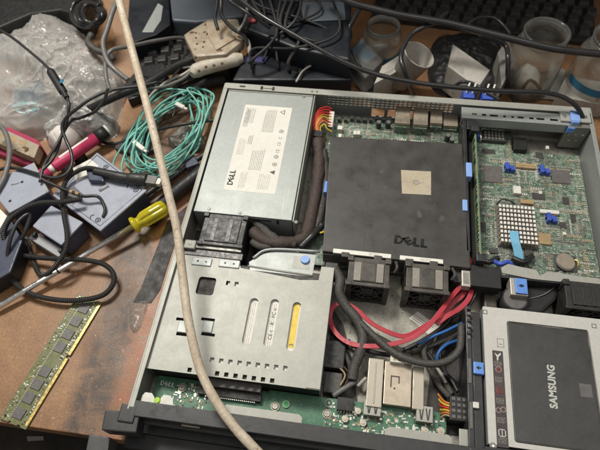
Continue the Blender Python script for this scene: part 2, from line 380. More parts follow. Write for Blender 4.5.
def delltext(h, loc, rot, mt, parent, bold=.0, T=None, ex=.06, sx=1.15):
    """four capitals, the E tipped over as on the machine's mark"""
    Q = (T or Matrix.Identity(4)) @ Matrix.Translation(Vector(loc)) @ Matrix.Rotation(rot, 4, 'Z') @ Matrix.Diagonal((sx, 1, 1, 1))
    mb = MB(); w = h * .72; st = h * .24; z0, z1 = -ex, ex
    D = [(0, 0), (w * .55, 0), (w * .9, h * .22), (w, h * .5), (w * .9, h * .78), (w * .55, h), (0, h)]
    Di = [(st, st * .8), (w * .5, st * .8), (w * .72, h * .34), (w * .76, h * .5), (w * .72, h * .66), (w * .5, h - st * .8), (st, h - st * .8)]
    for i in range(7):
        j = (i + 1) % 7; mb.prism([D[i], D[j], Di[j], Di[i]], z0, z1, 0, Q)
    E = Matrix.Translation((w * 1.55, h * .5, 0)) @ Matrix.Rotation(.62, 4, 'Z') @ Matrix.Translation((-w * .42, -h * .45, 0))
    for b in ((0, w * .85, 0, st * .8), (0, w * .85, h * .36, h * .36 + st * .75), (0, w * .85, h * .9 - st * .8, h * .9), (0, st, 0, h * .9)):
        mb.box(b[0], b[1], b[2], b[3], z0, z1 + .002 * b[3], 0, Q @ E)
    for k in (2.12, 2.98):
        mb.box(w * k, w * k + st, 0, h, z0, z1, 0, Q).box(w * k + st, w * k + w * .72, 0, st * .85, z0, z1, 0, Q)
    return mb.build('brand_lettering', mt, parent)
def screw(c, r, parent, mt='bright', h=1.2):
    mb = MB(); mb.cyl(c, r, h * .6, 0, 16).cyl((c[0], c[1], c[2] + h * .6), r * .85, h * .4, 0, 16, r2=r * .6)
    mb.box(c[0] - r * .5, c[0] + r * .5, c[1] - r * .12, c[1] + r * .12, c[2] + h, c[2] + h + .05, 1)
    mb.box(c[0] - r * .12, c[0] + r * .12, c[1] - r * .5, c[1] + r * .5, c[2] + h, c[2] + h + .08, 1)
    return mb.build('screw', [mt, 'steel_dk'], parent)
M['iconpale'] = mat('pale_red_icon', (.42, .30, .29), .5)
M['tanlt'] = mat('pale_tan_metal', (.46, .42, .34), .42, .25, (.42, .38, .31), 90, .4, fine=.06)
M['pinwhite'] = mat('pale_pin_tips', (.78, .76, .73), .4, 0, (.7, .68, .65), 200, .5)
M['pcbcard'] = mat('card_edge_green', (.17, .27, .15), .5, 0, (.11, .20, .11), 200, .6)
M['framesilver'] = mat('pale_silver_frame', (.56, .55, .51), .5, .1, (.52, .51, .47), 30, .3, .08, 1200, fine=.06, rvar=.04, scratch=.3)
M['stickertan'] = mat('aged_sticker', (.50, .44, .33), .5, 0, (.42, .36, .26), 60, .6, .05, fine=.1)
M['scuffm'] = mat('pale_scuff', (.085, .083, .08), .6, 0, (.06, .058, .056), 300, .8)
M['wirebraid'] = mat('dusty_black_sleeve', (.045, .043, .04), .55, 0, (.085, .08, .072), 700, .9, .5, 1500)
M['bagm'] = mat('translucent_bag', (.74, .72, .69), .30, 0, (.60, .58, .55), 11, .9, speck=None, rvar=.12, coat=.3, trans=.6, ior=1.12, crinkle=((26, .35), (60, .25)))
M['bagprint'] = mat('faded_print', (.33, .32, .30), .5, 0, (.5, .48, .45), 200, .8)
M['bagteal'] = mat('teal_print', (.16, .34, .36), .5, 0, (.45, .48, .47), 160, .8)
M['foil'] = mat('antistatic_foil', (.52, .51, .49), .32, .25, (.30, .29, .28), 120, .9, crinkle=((70, .9), (170, .8)))
M['foil2'] = mat('dull_wrapper', (.30, .28, .25), .4, .2, (.12, .11, .10), 150, .9, crinkle=((80, .9), (190, .8)))
M['tissue'] = mat('white_foam_wrap', (.68, .64, .60), .6, 0, (.55, .52, .48), 60, .7, sss=.2, crinkle=((80, .5),))
M['darkglass'] = mat('dark_slate_plastic', (.055, .057, .06), .35, 0, (.07, .07, .073), 60, .7, .1, 900)
M['stripm'] = mat('dull_dark_strip', (.050, .047, .046), .6, .0, (.03, .028, .028), 50, .8, .2, 700, speck=((.3, .27, .24), 300, .72), fine=.2)
M['violet'] = mat('violet_print', (.07, .05, .22), .5, 0, (.02, .03, .06), 220, .9)
M['holebr'] = mat('brown_hole', (.08, .025, .012), .7)
M['creamsh'] = mat('worn_cream', (.44, .38, .29), .55, 0, (.30, .22, .14), 40, .8)
M['olive'] = mat('olive_wire', (.10, .12, .05), .5)
M['blackgloss'] = mat('glossy_black_cable', (.022, .021, .022), .26, 0, (.03, .03, .03), 60, .5, .06, 600, rvar=.08)
M['darkbar'] = mat('dull_black_sheath', (.03, .029, .028), .6)
M['desk2'] = mat('tan_board', (.36, .22, .14), .5, 0, (.28, .17, .10), 20, .8, .1, fine=.1)
# ------------------------------------------------------------------ setting
d = MB(); d.box(-900, 900, -21.5, 1100, -24, 0)
o = d.build('desk_surface', 'desk', None, 1.0, (0, 0, 0)); tag(o, kind='structure')
d = MB(); d.box(-900, 900, -500, 400, -170, -160); tag(d.build('lower_shelf', 'darkfloor', None, 0, (0, 0, -165)), kind='structure')
d = MB(); d.box(-1500, 1500, 1060, 1080, -200, 900); tag(d.build('back_wall', 'darkfloor', None, 0, (0, 1070, 0)), kind='structure')

# ------------------------------------------------------------------ server
SV = empty('rack_server', (217, 197, 0), 'open silver rack server on the desk, its green board, black shroud and fans showing', 'server')
W, D, H = 434, 394, 42
# chassis pan
mb = MB(); mb.box(0, W, -4, D, .4, 1.6); ch = mb.build('base_plate', 'floorplate', SV, .2)
mb = MB(); mb.box(0, 1.4, -1, D, .3, H); mb.box(1.4, 5.2, 1, D - 1, H - 1.2, H + .02); lw = mb.build('side_wall', 'steel_lt', SV, .25)
mb = MB(); mb.box(W - 1.4, W, 8, D, .3, H + .3); mb.box(W - 4.5, W - 1.4, 10, 370, H - 1.2, H); mb.build('side_wall', 'steel', SV, .25)
# rear wall with perforated field and port cut-outs (local x = X, local y = Z)
TY = Matrix.Translation((0, D, 0)) @ Matrix.Rotation(pi / 2, 4, 'X')
holes = []
for k in range(28):
    for j in range(5):
        x, z = 128 + k * 5.5, 20.2 + j * 4.2
        if x < 279: holes.append(rect(x, x + 4.1, z, z + 3.2))
holes += [rect(184, 200, 4, 18), rect(204, 220, 4, 18), rect(223, 235, 4, 18), rect(300, 330, 4, 15), rect(20, 98, 6, 36)]
plate('rear_wall', rect(1.5, W - 1.5, 1, H - .2), holes, 0, 1.3, 'steel', SV, TY)
mb = MB(); mb.box(1.5, W - 1.5, D - 9, D - .1, H - .3, H + .9); rf = mb.build('rear_flange', 'steel_lt', SV, .3)
for x in (112, 118): screw((x - 2, D - 5, H + .9), 1.6, rf, 'steel_dk', .5)
mb = MB(); mb.box(20, 27, D - 6, D - 3.5, H + .9, H + 1.1); mb.build('slot', 'rubber', rf)
mb = MB(); mb.box(48, 62, D - 6, D - 5, H + .9, H + 1.2).box(46.5, 49, D - 8, D - 3, H + .9, H + 2.2).box(61, 63.5, D - 8, D - 3, H + .9, H + 2.2); mb.build('catch', 'blackm', rf, .2)

# expansion bracket across the rear right
x0, x1 = 288, 429
Tb = Matrix.Translation((0, 0, 0))
hs = []
random.seed(3)
xx = 300
while xx < 395:
    w = random.choice([3, 5, 7, 9]); hs.append(rect(xx, xx + w, D - 22.6, D - 19.6)); xx += w + random.choice([3, 4, 6])
br = plate('expansion_bracket', rect(x0, 408, D - 27, D - 11), hs, H - 2.5, H - 1.2, 'steel', SV)
mb = MB(); mb.box(x0, 408, D - 28, D - 26.6, H - 14, H - 1.1); mb.build('bracket_lip', 'steel', br, .2)
mb = MB(); mb.box(x0, 408, D - 25.6, D - 11.3, H - 8, H - 7); mb.build('slot_blank', 'inner', br)
mb = MB(); mb.box(301, 304, D - 22.5, D - 20, H - 6, H - 3).box(308, 311, D - 22.5, D - 20, H - 6, H - 3); mb.build('contact', 'gold', br)
mb = MB(); mb.box(398, 431, D - 24, D - 8.8, H - 1, H + 1.6); hb = mb.build('corner_plate', 'steel_lt', SV, .5)
screw((402, D - 17, H + 1.6), 2.2, hb); screw((425, D - 16, H + 1.6), 2.2, hb)
mb = MB(); mb.box(406, 431, D - 30, D - 24.5, 6, H - 1.5); sp = mb.build('riser_bulkhead', 'steel_dk', SV, .3)
for k in range(5): screw((410 + k * 4, D - 31, 30 - (k % 2) * 10), 1.4, sp, 'steel_lt', .8)
mb = MB(); mb.box(408, 418, D - 26, D - 10, H + .8, H + 5).box(408.6, 417.4, D - 27.5, D - 25, H - 12, H + 4.2)
mb.build('retaining_clip', 'bluelt', SV, 1.0)
mb = MB(); mb.box(406, 414, D - 31.5, D - 27, H - 10, H - 2); mb.build('release_latch', 'blue', SV, .6)

# ---- power supply
PS = MB(); PS.box(6.5, 112, 205, 383.5, 2.2, 39.6); ps = PS.build('power_supply', 'steel', SV, .5)
mb = MB(); mb.box(6.6, 111.9, 383.7, 392.4, 3, 40.4); mb.build('end_flange', 'steel_lt', ps, .4)
mb = MB(); mb.box(113.2, 114.4, 203, 392, 2, 40.6); mb.build('divider_wall', 'steel_lt', SV, .2)
for (px, py) in ((209, 209), (240, 213), (228, 89), (304, 97), (296, 222)):
    p = A(px, py, 39.6); screw((p.x, p.y, 39.6), 2.0, ps, 'steel_dk', .5)
mb = MB()
for (px0, px1) in ((262, 290),):
    mb.box(96, 98, 204.4, 204.9, 30, 38)
mb.box(60, 90, 204.3, 204.9, 33.5, 35).box(70, 78, 204.3, 204.9, 30, 32.5); mb.build('slot', 'rubber', ps)
lx0, lx1, ly0, ly1 = 32.3, 89.5, 235.5, 362.5
mb = MB(); mb.box(lx0, lx1, ly0, ly1, 39.62, 39.78); lb = mb.build('rating_label', 'label', ps)
delltext(6.6, (lx0 + 8.8, ly0 + 7, 39.8), pi / 2, 'inkdell', lb)
ink = MB(); random.seed(5)
def micro(mb, xa, xb, ya, yb, pitch, lw, z, mi=0, fill=.9, vert=True):
    """illegible small print: rows of short dashes running along y"""
    x = xa
    while x < xb:
        y = ya; stop = yb - random.random() * (yb - ya) * (1 - fill)
        while y < stop:
            l = random.uniform(.8, 2.6)
            mb.box(x, x + lw, y, min(y + l, stop), z, z + .04, mi) if vert else mb.box(y, min(y + l, stop), x, x + lw, z, z + .04, mi)
            y += l + random.uniform(.4, .7)
        x += pitch
z = 39.79
micro(ink, lx0 + 3.0, lx0 + 8, ly0 + 92, ly0 + 123, 1.6, .5, z, 0, .6)
micro(ink, lx0 + 4, lx0 + 12, ly0 + 50, ly0 + 76, 1.7, .5, z, 1, .8)
micro(ink, lx0 + 3.2, lx0 + 15, ly0 + 98, ly0 + 124, 2.0, .5, z, 0, .9)
micro(ink, lx0 + 27, lx0 + 40, ly0 + 86, ly0 + 122, 1.75, .55, z, 0, .9)
micro(ink, lx0 + 22, lx0 + 36, ly0 + 30, ly0 + 62, 1.9, .5, z, 0, .85)
micro(ink, lx0 + 15, lx0 + 22, ly0 + 5, ly0 + 27, 1.6, .5, z, 1, .8)
micro(ink, lx0 + 36, lx0 + 48, ly0 + 5, ly0 + 26, 1.9, .5, z, 1, .8)
micro(ink, lx0 + 14, lx0 + 18, ly0 + 66, ly0 + 80, 1.9, .6, z, 0, .9)
ink.build('small_print', ['ink', 'inkgrey'], lb)
for tx, yy in (('CE', 56), ('CE', 67), ('C', 77), ('X', 48), ('A', 37), ('B', 86)):
    if tx in 'XAB':
        mb = MB(); c = (lx0 + 50, ly0 + yy + 3)
        n = 18
        for k in range(n):
            a, b = 2 * pi * k / n, 2 * pi * (k + 1) / n
            mb.prism([(c[0] + 2.6 * cos(a), c[1] + 2.6 * sin(a)), (c[0] + 2.6 * cos(b), c[1] + 2.6 * sin(b)), (c[0] + 1.9 * cos(b), c[1] + 1.9 * sin(b)), (c[0] + 1.9 * cos(a), c[1] + 1.9 * sin(a))], z, z + .05)
        mb.box(c[0] - 1, c[0] + 1, c[1] - .6, c[1] + .6, z, z + .06); mb.build('approval_mark', 'ink', lb)
    else: text(tx, 5, (lx0 + 52, ly0 + yy, z), pi / 2, 'ink', lb, 'approval_mark', .05)
mb = MB(); p = (lx0 + 49, ly0 + 29); mb.prism([(p[0] - 3, p[1]), (p[0] + 3, p[1] - 3), (p[0] + 3, p[1] + 3)], z, z + .05); mb.build('approval_mark', 'ink', lb)
# triangle outline near the far right of the label
mb = MB(); p = Vector((lx0 + 46.5, ly0 + 119, 0))
tr = [(-3, 0), (3, -4), (3, 4)]; ti = [(-1.6, 0), (2.1, -2.5), (2.1, 2.5)]
for i in range(3):
    j = (i + 1) % 3; mb.prism([(p.x + q[0], p.y + q[1]) for q in (tr[i], tr[j], ti[j], ti[i])], z, z + .05)
mb.build('approval_mark', 'ink', lb)

# ---- fan in front of the supply, dark recess
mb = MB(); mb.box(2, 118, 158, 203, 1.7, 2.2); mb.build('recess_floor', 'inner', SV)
def make_fan(cx, y0, y1, w=40, zt=41, name='cooling_fan', dark=False, lab=True):
    f = MB(); x0, x1 = cx - w / 2, cx + w / 2; z0 = 2
    f.box(x0, x1, y0 + .5, y1, zt - 3, zt).box(x0, x1, y0 + .5, y1, z0, z0 + 3)
    f.box(x0, x0 + 2.6, y0 + .6, y1 - .1, z0 + 2, zt - 2).box(x1 - 2.6, x1, y0 + .6, y1 - .1, z0 + 2, zt - 2)
    for (a, b) in ((x0 - 1.2, x0 + 4.6), (x1 - 4.6, x1 + 1.2)):
        f.box(a, b, y0, y0 + 4, z0, zt + .6); f.box(a, b, y1 - 5, y1 + .6, z0, zt + 2.2)
    fan = f.build(name, 'black' if dark else 'fan', SV, .7)
    t = MB(); t.box(x0 + 5.5, x1 - 5.5, y0 + 4.2, y1 - 5.4, zt, zt + 1.3); cap = t.build('top_cover', 'black' if dark else 'fan', fan, .8)
    if lab:
        t = MB(); t.box(x0 + 5.8, x0 + 12.5, y0 + 4.6, y1 - 6, zt + 1.25, zt + 1.7); t.build('side_panel', 'fanlight', cap, .3)
        t = MB(); t.box(x1 - 12.5, x1 - 5.8, y0 + 4.6, y1 - 6, zt + 1.25, zt + 1.7); t.build('side_panel', 'fanlight', cap, .3)
        t = MB(); t.box(x0 + 13.4, x1 - 13.4, y0 + 4.8, y1 - 6.4, zt + 1.2, zt + 2.0); t.build('top_rib', 'fan', cap, .4)
    zc = (z0 + zt) / 2; R = (min(w, zt - z0)) / 2 - 2.8
    g = MB(); n = 28
    for rr in (R, R * .62):
        g.tube([(cx + rr * cos(2 * pi * k / n), y0 + 1.2, zc + rr * sin(2 * pi * k / n)) for k in range(n + 1)], .55, 6, 1)
    for k in range(8):
        a = 2 * pi * k / 8 + .3; g.tube([(cx + 6 * cos(a), y0 + 1.1, zc + 6 * sin(a)), (cx + R * cos(a + .15), y0 + 1.1, zc + R * sin(a + .15))], .6, 6, 1)
    g.build('finger_guard', 'fan', fan)
    hb = MB(); hb.cyl((cx, y0 + 2, zc), R * .42, 12, 0, 24, 'y'); hub = hb.build('hub', 'blackm', fan)
    bl = MB(); nb = 7
    for k in range(nb):
        a = 2 * pi * k / nb; vs = []
        for q in range(5):
            r_ = R * (.4 + .57 * q / 4); da = .30 + .06 * q
            vs += [(cx + r_ * cos(a), y0 + 4, zc + r_ * sin(a)), (cx + r_ * cos(a + da * 1.7), y0 + 13, zc + r_ * sin(a + da * 1.7))]
        bl._add(vs, [(2 * q, 2 * q + 2, 2 * q + 3, 2 * q + 1) for q in range(4)], 0, True)
    bl.build('blades', 'blackm', fan)
    return fan
make_fan(195.5, 138.5, 169)
make_fan(251.5, 138.5, 169)
fr = make_fan(401.5, 141, 170, 42, 36, dark=True, lab=False)
for k in range(3):
    mb = MB(); mb.box(386 + k * 9, 388 + k * 9, 145, 163, 37.2, 38.2); mb.build('top_rib', 'blackm', fr, .3)
# supply fan
x0_, x1_, y0_, y1_ = R4(201, 214, 245, 246, 40); 
psf = make_fan((x0_ + x1_) / 2, y0_, y1_, x1_ - x0_, 39, dark=True, lab=False)
for t in (.25, .6):
    mb = MB(); xx = x0_ + (x1_ - x0_) * t; mb.box(xx, xx + 4.5, y0_ + 5, y1_ - 6, 40.2, 40.8); mb.build('top_rib', 'chipg', psf, .3)
mb = MB(); mb.cyl((x0_ + 3, y0_ - .5, 33), 2.2, 2, axis='y').cyl((x1_ - 3, y0_ - .5, 33), 2.2, 2, axis='y'); mb.build('rubber_mount', 'tan_metal', psf)
p = A(190, 244, 38); mb = MB(); mb.box(p.x - 6, p.x + 6, p.y - 5, p.y + 5, 34, 38.5); cb = mb.build('corner_bracket', 'steel_lt', SV, 1.2)
mb = MB(); mb.cyl((p.x, p.y, 38.5), 2.1, .15, 0, 16).cyl((p.x, p.y, 38.7), .8, .15, 1, 12); mb.build('hole_mark', ['steel_dk', 'steel_lt'], cb)

# ---- cross bar behind the drive cage and metal bracket with the blue button
mb = MB(); mb.box(3, 66, 163.5, 171, 24, 36); cbm = mb.build('cross_bar', 'steel_dk', SV, .6)
dm = MB(); micro(dm, 167, 170, 12, 62, 1.9, .7, 36.05, 0, 1, False); dm.build('printed_line', 'labelw', cbm)
mb = MB(); mb.box(3, 68, 156, 163, 30, 33.5); mb.build('cross_bar_shelf', 'chipg', cbm, .5)
for (a, b, c_, d_) in ((192, 258, 212, 266), (219, 260, 240, 268)):
    q = R4(a, b, c_, d_, 38); mb = MB(); mb.box(*q, 34, 39.4); hg = mb.build('hinge_tab', 'steel', SV, .8)
    for t in (.3, .72):
        hm = MB(); hm.cyl((q[0] + (q[1] - q[0]) * t, (q[2] + q[3]) / 2, 39.45), 1.1, .1, 0, 12); hm.build('hole_mark', 'rubber', hg)
# tray bracket (polygon in measured world points)
def PW(pts, z): return [(A(x, y, z).x, A(x, y, z).y) for x, y in pts]
plate('cage_bracket', PW([(249, 262), (264, 253), (280, 250), (316, 255), (312, 277), (250, 270)], 35), [], 33.5, 35, 'steel', SV)
mb = MB(); q = A(248, 266, 35); q2 = A(312, 276, 35)
mb.tube([(q.x, q.y, 35.2), (q2.x, q2.y, 35.2)], 1.1, 10, 1); mb.build('rolled_edge', 'steel_lt', SV)
mb = MB(); q = A(253, 258, 36); q2 = A(270, 250, 36); q3 = A(320, 252, 36)
mb.tube([(q.x, q.y, 36), (q2.x, q2.y, 37), (q3.x, q3.y, 37)], 1.5, 10, 6); mb.build('bent_rod', 'steel', SV)
p = A(305, 259, 38); mb = MB(); mb.cyl((p.x, p.y, 35), 4.6, 3, 0, 28, r2=4.2); mb.build('release_button', 'bluelt', SV, .3)
p = A(302, 262, 35); mb = MB(); mb.box(p.x - 9, p.x + 8, p.y - 8, p.y + 6, 33, 35.2); mb.build('button_plate', 'steel_lt', SV, .4)

# ---- hard drive cage (tray plate with its cut-outs)
ZT = 38
tray = [(3.2, 36), (3.2, 153), (66, 153), (70, 145), (130, 139), (148, 141), (149, 156), (162, 156), (162, 36.5)]
hl = []
q = R4(197, 277, 215, 295, ZT); hl.append(rect(*q, 3))
for (cx, cy) in ((228, 283), (236.5, 284)):
    q = R4(cx - 2, cy - 2.2, cx + 2, cy + 2.2, ZT); hl.append(rect(*q))
slots = []
for (xa, ya, xb, yb) in ((254.5, 298, 246, 345), (275, 299, 267.5, 347), (297, 302, 290.5, 351)):
    a_, b_ = A(xa, ya, ZT), A(xb, yb, ZT); r = 4.1; xm = (a_.x + b_.x) / 2
    slots.append((xm, b_.y, a_.y)); hl.append([(xm + r * cos(t), a_.y - r + r * sin(t)) for t in [pi * k / 8 for k in range(9)]] + [(xm + r * cos(t), b_.y + r + r * sin(t)) for t in [pi + pi * k / 8 for k in range(9)]])
for k in range(9):
    p = A(212 + k * 9.15, 359.8 + k * 1.05, ZT); hl.append(rect(p.x - 1.9, p.x + 1.9, p.y - 2.1, p.y + 2.1))
for k in range(10):
    p = A(189 + k * 9.2, 372 + k * 1.2, ZT)
    if k != 2: hl.append(rect(p.x - 1.9, p.x + 1.9, 37.5, 41.4))
for (xc, yc) in ((183, 327), (208, 327)):
    q = R4(xc - 7, yc - 9, xc + 7, yc - 6, ZT); hl.append(rect(*q)); q = R4(xc - 7, yc + 6, xc + 7, yc + 9, ZT); hl.append(rect(*q))
q = R4(317, 357, 321, 380, ZT); hl.append(rect(*q, 1.5))
tr_ = plate('drive_cage', tray, hl, ZT - 1.2, ZT, 'steel_lt', SV)
for (xc, yc) in ((183, 327), (208, 327)):
    q = R4(xc - 5, yc - 6, xc + 5, yc + 6, ZT); mb = MB(); mb.box(*q, ZT + .1, ZT + 1.4); mb.build('raised_tab', 'steel', tr_, .7)
mb = MB(); mb.box(3.3, 4.6, 38, 152, 4, ZT - 1.3); mb.build('cage_side', 'steel', tr_)
mb = MB(); mb.box(160.6, 162, 38, 155, 3, ZT - 1.3); mb.build('cage_side', 'steel', tr_)
mb = MB(); mb.box(149.2, 161.9, 37, 155.8, ZT + .05, ZT + 1.0); st_ = mb.build('edge_strip', 'steel_lt', tr_, .3)
mb = MB(); mb.box(6, 160, 38, 150, 4, 34.6); hd = mb.build('hard_drive', 'inner', SV, 1)
mb = MB(); mb.box(60, 139, 46, 140, 34.65, 34.75); hl_ = mb.build('drive_label', 'labelw', hd)
mb = MB()
mb.box(slots[2][0] - 3.0, slots[2][0] + 2.6, slots[2][1] + 4, slots[2][2] - 1, 34.8, 34.95); mb.build('warning_strip', 'yellow', hd)
mb = MB(); random.seed(9)
for i, (xm, ya, yb) in enumerate(slots[:2]):
    micro(mb, xm - 2.4, xm + 2.2, ya + 1, yb - 1, 1.7, .5, 34.8, 0, .9)
mb.build('small_print', 'inkgrey', hl_)
for i, tx in enumerate(('CE', 'c', 'R', 'FC', 'o')):
    text(tx, 5, (slots[1][0] + 2.2, slots[1][1] + 8 + i * 7.2, 34.9), pi / 2, 'ink', hl_, 'approval_mark', .05)
text('3', 6, (slots[2][0] + 2, slots[2][1] + 5, 35.05), pi / 2, 'ink', hl_, 'approval_mark', .05)

# ---- front strip board, sockets, screws, lights
fb = MB(); fb.prism([(9, 8), (9, 37), (60, 37), (60, 34), (115, 34), (115, 37), (172, 37), (274, 37), (274, 8)], 12, 13.4); fb = fb.build('front_board', 'pcb2', SV)
p = A(160, 385, 13.5); delltext(4.2, (p.x, p.y, 13.6), -.03, 'white', fb, sx=1.2)
for (px, py) in ((182, 387), (275, 406), (327, 413.5)):
    p = A(px, py, 16); screw((p.x, p.y, 13.4), 4.0, fb, 'nickel', 2.2)
p = A(286, 404, 15); mb = MB(); mb.cyl((p.x, p.y, 13.4), 3.3, 1.6, 0, 24); mb.cyl((p.x, p.y, 15), 2.4, .5, 1, 24); mb.build('power_button', ['ringg', 'ledgreen'], fb)
p = A(329, 403, 14); mb = MB(); n = 24
mb.tube([(p.x + 3.5 * cos(2 * pi * k / n), p.y + 3.5 * sin(2 * pi * k / n), 13.6) for k in range(n + 1)], .4, 6, 1); mb.cyl((p.x, p.y, 13.5), 1, .8, 0); mb.build('ring_mark', 'white', fb)
x0, x1, y0, y1 = R4(200, 380, 262, 392, 20); mb = MB(); mb.box(x0, x1, y0 + 2, y1 + 2, 13.5, 24); sk = mb.build('drive_socket', 'chipg', fb, .6)
mb = MB(); mb.box(x0 - 1, x1 + 1, y0 - 5, y0 + 1.8, 13.5, 19); mb.build('socket_front', 'rubber', sk, .4)
mb = MB()
for k in range(26): mb.box(x0 + 6 + k * 1.8, x0 + 7 + k * 1.8, y0 - 6.2, y0 - 5, 13.5, 17.5)
mb.build('solder_pins', 'padmetal', sk)
random.seed(21)
sm = MB()
for k in range(340):
    x = random.uniform(28, 60) if random.random() < .22 else random.uniform(168, 272); y = random.uniform(10, 33)
    s = random.uniform(.4, 1.0); l = random.uniform(.5, 1.8)
    if random.random() < .5: s, l = l, s
    sm.box(x - s, x + s, y - l, y + l, 13.4, 13.4 + random.uniform(.3, .9), random.choice([0, 0, 1, 2, 3]))
o = sm.build('surface_components', ['padmetal', 'white', 'chip', 'tanpart'], fb); tag(o, kind='stuff')
for (px, py, r) in ((345, 419, 3), (363, 423, 3), (358, 411, 2.8), (425, 431, 3.2), (441, 431, 3.2)):
    p = A(px, py, 16); mb = MB(); mb.cyl((p.x, p.y, 13.4), r, 3.5, 0, 20).cyl((p.x, p.y, 16.9), r * .5, .4, 1, 12); mb.build('capacitor', ['nickel', 'tan_metal'], fb, .3)
q = R4(337, 398, 353, 411, 18); mb = MB(); mb.box(*q, 13.4, 20); ph = mb.build('pin_header', 'rubber', fb, .3)
mb = MB()
for k in range(5): mb.box(q[0] + 1.2 + k * 2.6, q[0] + 2.0 + k * 2.6, q[2] - 1.2, q[2] + .4, 13.5, 17)
mb.build('header_pins', 'white', ph)
# folded front lip pieces
for (a, b, c_, d_) in ((222, 401, 303, 413), (385, 421, 452, 434)):
    p0, p1 = A(a, (b + d_) / 2 - 3, 33), A(c_, (b + d_) / 2 + 4, 33)
    plate('folded_lip', [(p0.x, 7.2), (p1.x, 7.2), (p1.x, 13), (p1.x - 3, 15.5), (p0.x + 4, 15.5), (p0.x, 13)], [], 31, 32.3, 'steel_lt', SV)
for (xx) in (13, 30):
    plate('folded_lip', [(xx - 6, 7.2), (xx + 7, 7.2), (xx + 5, 13), (xx + 2, 16), (xx - 4, 16), (xx - 6, 13)], [], 33, 34.3, 'white', SV)
mb = MB(); mb.cyl((21.5, 10.5, 33.5), 3.2, 2.4, 0, 24, r2=2.4); mb.build('light_pipe', 'lcd', SV)
mb = MB(); mb.box(281, 297, 7.5, 22, 30, 31.5); lt = mb.build('mounting_lug', 'steel_lt', SV, 1.5); screw((291, 16, 31.5), 2.6, lt, 'steel_dk', .8)
# front bezel: black top strip and face with catches
mb = MB(); mb.box(3, W - 2, -6, 7, 30, 41.6); mb.box(3, W - 2, 0, 7, 2, 30); fz = mb.build('front_bezel', 'blackm', SV, .6)
mb = MB(); mb.box(3, W - 2, -8, -.2, 18, 25); mb.build('lower_ledge', 'greyear', fz, .8)
mb = MB(); mb.box(-4, W - 2, -14, -.2, 2, 9).box(-8, W - 2, -27, -13.9, -6, 5); mb.build('lower_bezel', 'blackm', fz, .8)
mb = MB()
for k in range(9): mb.box(40 + k * 42, 42 + k * 42, -5, -.5, 25, 29.5)
mb.build('snap_catch', 'rubber', fz, .2)
for xx in (48, 96): 
    mb = MB(); mb.box(xx, xx + 16, -7.3, -6.1, 32, 35); mb.build('bezel_slot', 'tan_metal' if xx == 48 else 'rubber', fz, .3)
mb = MB(); mb.box(164, 300, -7, -.3, 9.5, 17); vt = mb.build('vent_grille', 'rubber', fz)
mb = MB()
for k in range(44): mb.box(166 + k * 3, 167.4 + k * 3, -7.8, -7, 9.6, 16.8)
mb.build('grille_bars', 'chipg', vt)
# rack ear at the front left
EP = PW([(105, 410), (140, 411), (136, 433), (101, 430)], 40); mb = MB(); mb.prism(EP, 20, 40).box(-6, 8.2, -12, 3, 18, 41.8); ear = mb.build('rack_ear', 'blackm', SV, 1.2)
mb = MB(); mb.prism(PW([(89, 434), (110, 437), (106, 462), (84, 459)], 24), 4, 24); mb.build('ear_thumb_latch', 'greyear', ear, 1.2)
mb = MB(); mb.box(-7, 12, -14, -5, 1, 19); mb.build('ear_flange', 'chipg', ear, .6)
mb = MB(); mb.cyl((2, -7, 30), 3, 4, 0, 20, 'y'); mb.build('ear_screw', 'steel_dk', ear, .3)
# ------------------------------------------------------------------ mother board
mbz = 9.6
pl = plate('mother_board', [(121, 172), (428, 172), (428, 349), (352, 349), (352, 372), (345, 385), (121, 385)], [], 8, mbz, 'pcb', SV)
random.seed(11)
def free(x, y): return not (137 < x < 296 and 176 < y < 330)
sm = MB(); cnt = 0
clus = [(random.uniform(300, 428), random.uniform(174, 347), random.choice(['h', 'v'])) for _ in range(330)] + [(random.uniform(130, 300), random.uniform(331, 372), random.choice(['h', 'v'])) for _ in range(110)]
for (cx, cy, dr) in clus:
    n = random.randint(3, 14); s = random.uniform(.35, .8); l = s * random.uniform(1.5, 2.2); pt = s * 2 + random.uniform(.5, 1.2); mi = random.choice([0, 0, 1, 2, 2, 3, 0])
    for k in range(n):
        x, y = (cx + k * pt, cy) if dr == 'h' else (cx, cy + k * pt)
        if not (122 < x < 427 and 173 < y < 384) or (x > 350 and y > 347): continue
        w_, h_ = (s, l) if dr == 'h' else (l, s); h = random.uniform(.4, 1.2)
        sm.box(x - w_, x + w_, y - h_ * .55, y + h_ * .55, mbz, mbz + h, mi)
        sm.box(x - w_ * 1.02, x + w_ * 1.02, y - h_, y - h_ * .56, mbz, mbz + h * .9, 0).box(x - w_ * 1.02, x + w_ * 1.02, y + h_ * .56, y + h_, mbz, mbz + h * .9, 0)
o = sm.build('surface_components', ['padmetal', 'white', 'chip', 'tanpart'], pl); tag(o, kind='stuff')
def chip(px0, py0, px1, py1, h=1.6, mt='chip', name='chip', legs=True, bev=.25):
    q = R4(px0, py0, px1, py1, mbz + h); mb = MB(); mb.box(*q, mbz + .3, mbz + h); o = mb.build(name, mt, pl, bev)
    if legs:
        g = MB(); n = int((q[1] - q[0]) / 1.2)
        for k in range(n):
            x = q[0] + .6 + k * (q[1] - q[0] - .6) / max(n, 1)
            g.box(x, x + .5, q[2] - .9, q[2] + .2, mbz, mbz + .7).box(x, x + .5, q[3] - .2, q[3] + .9, mbz, mbz + .7)
        g.build('pins', 'padmetal', o)
    return o
chip(484, 166, 502, 182, 2, 'chipg'); chip(552, 170, 570, 183, 2, 'chipg'); chip(532, 193, 545, 199); chip(483, 149, 495, 153)
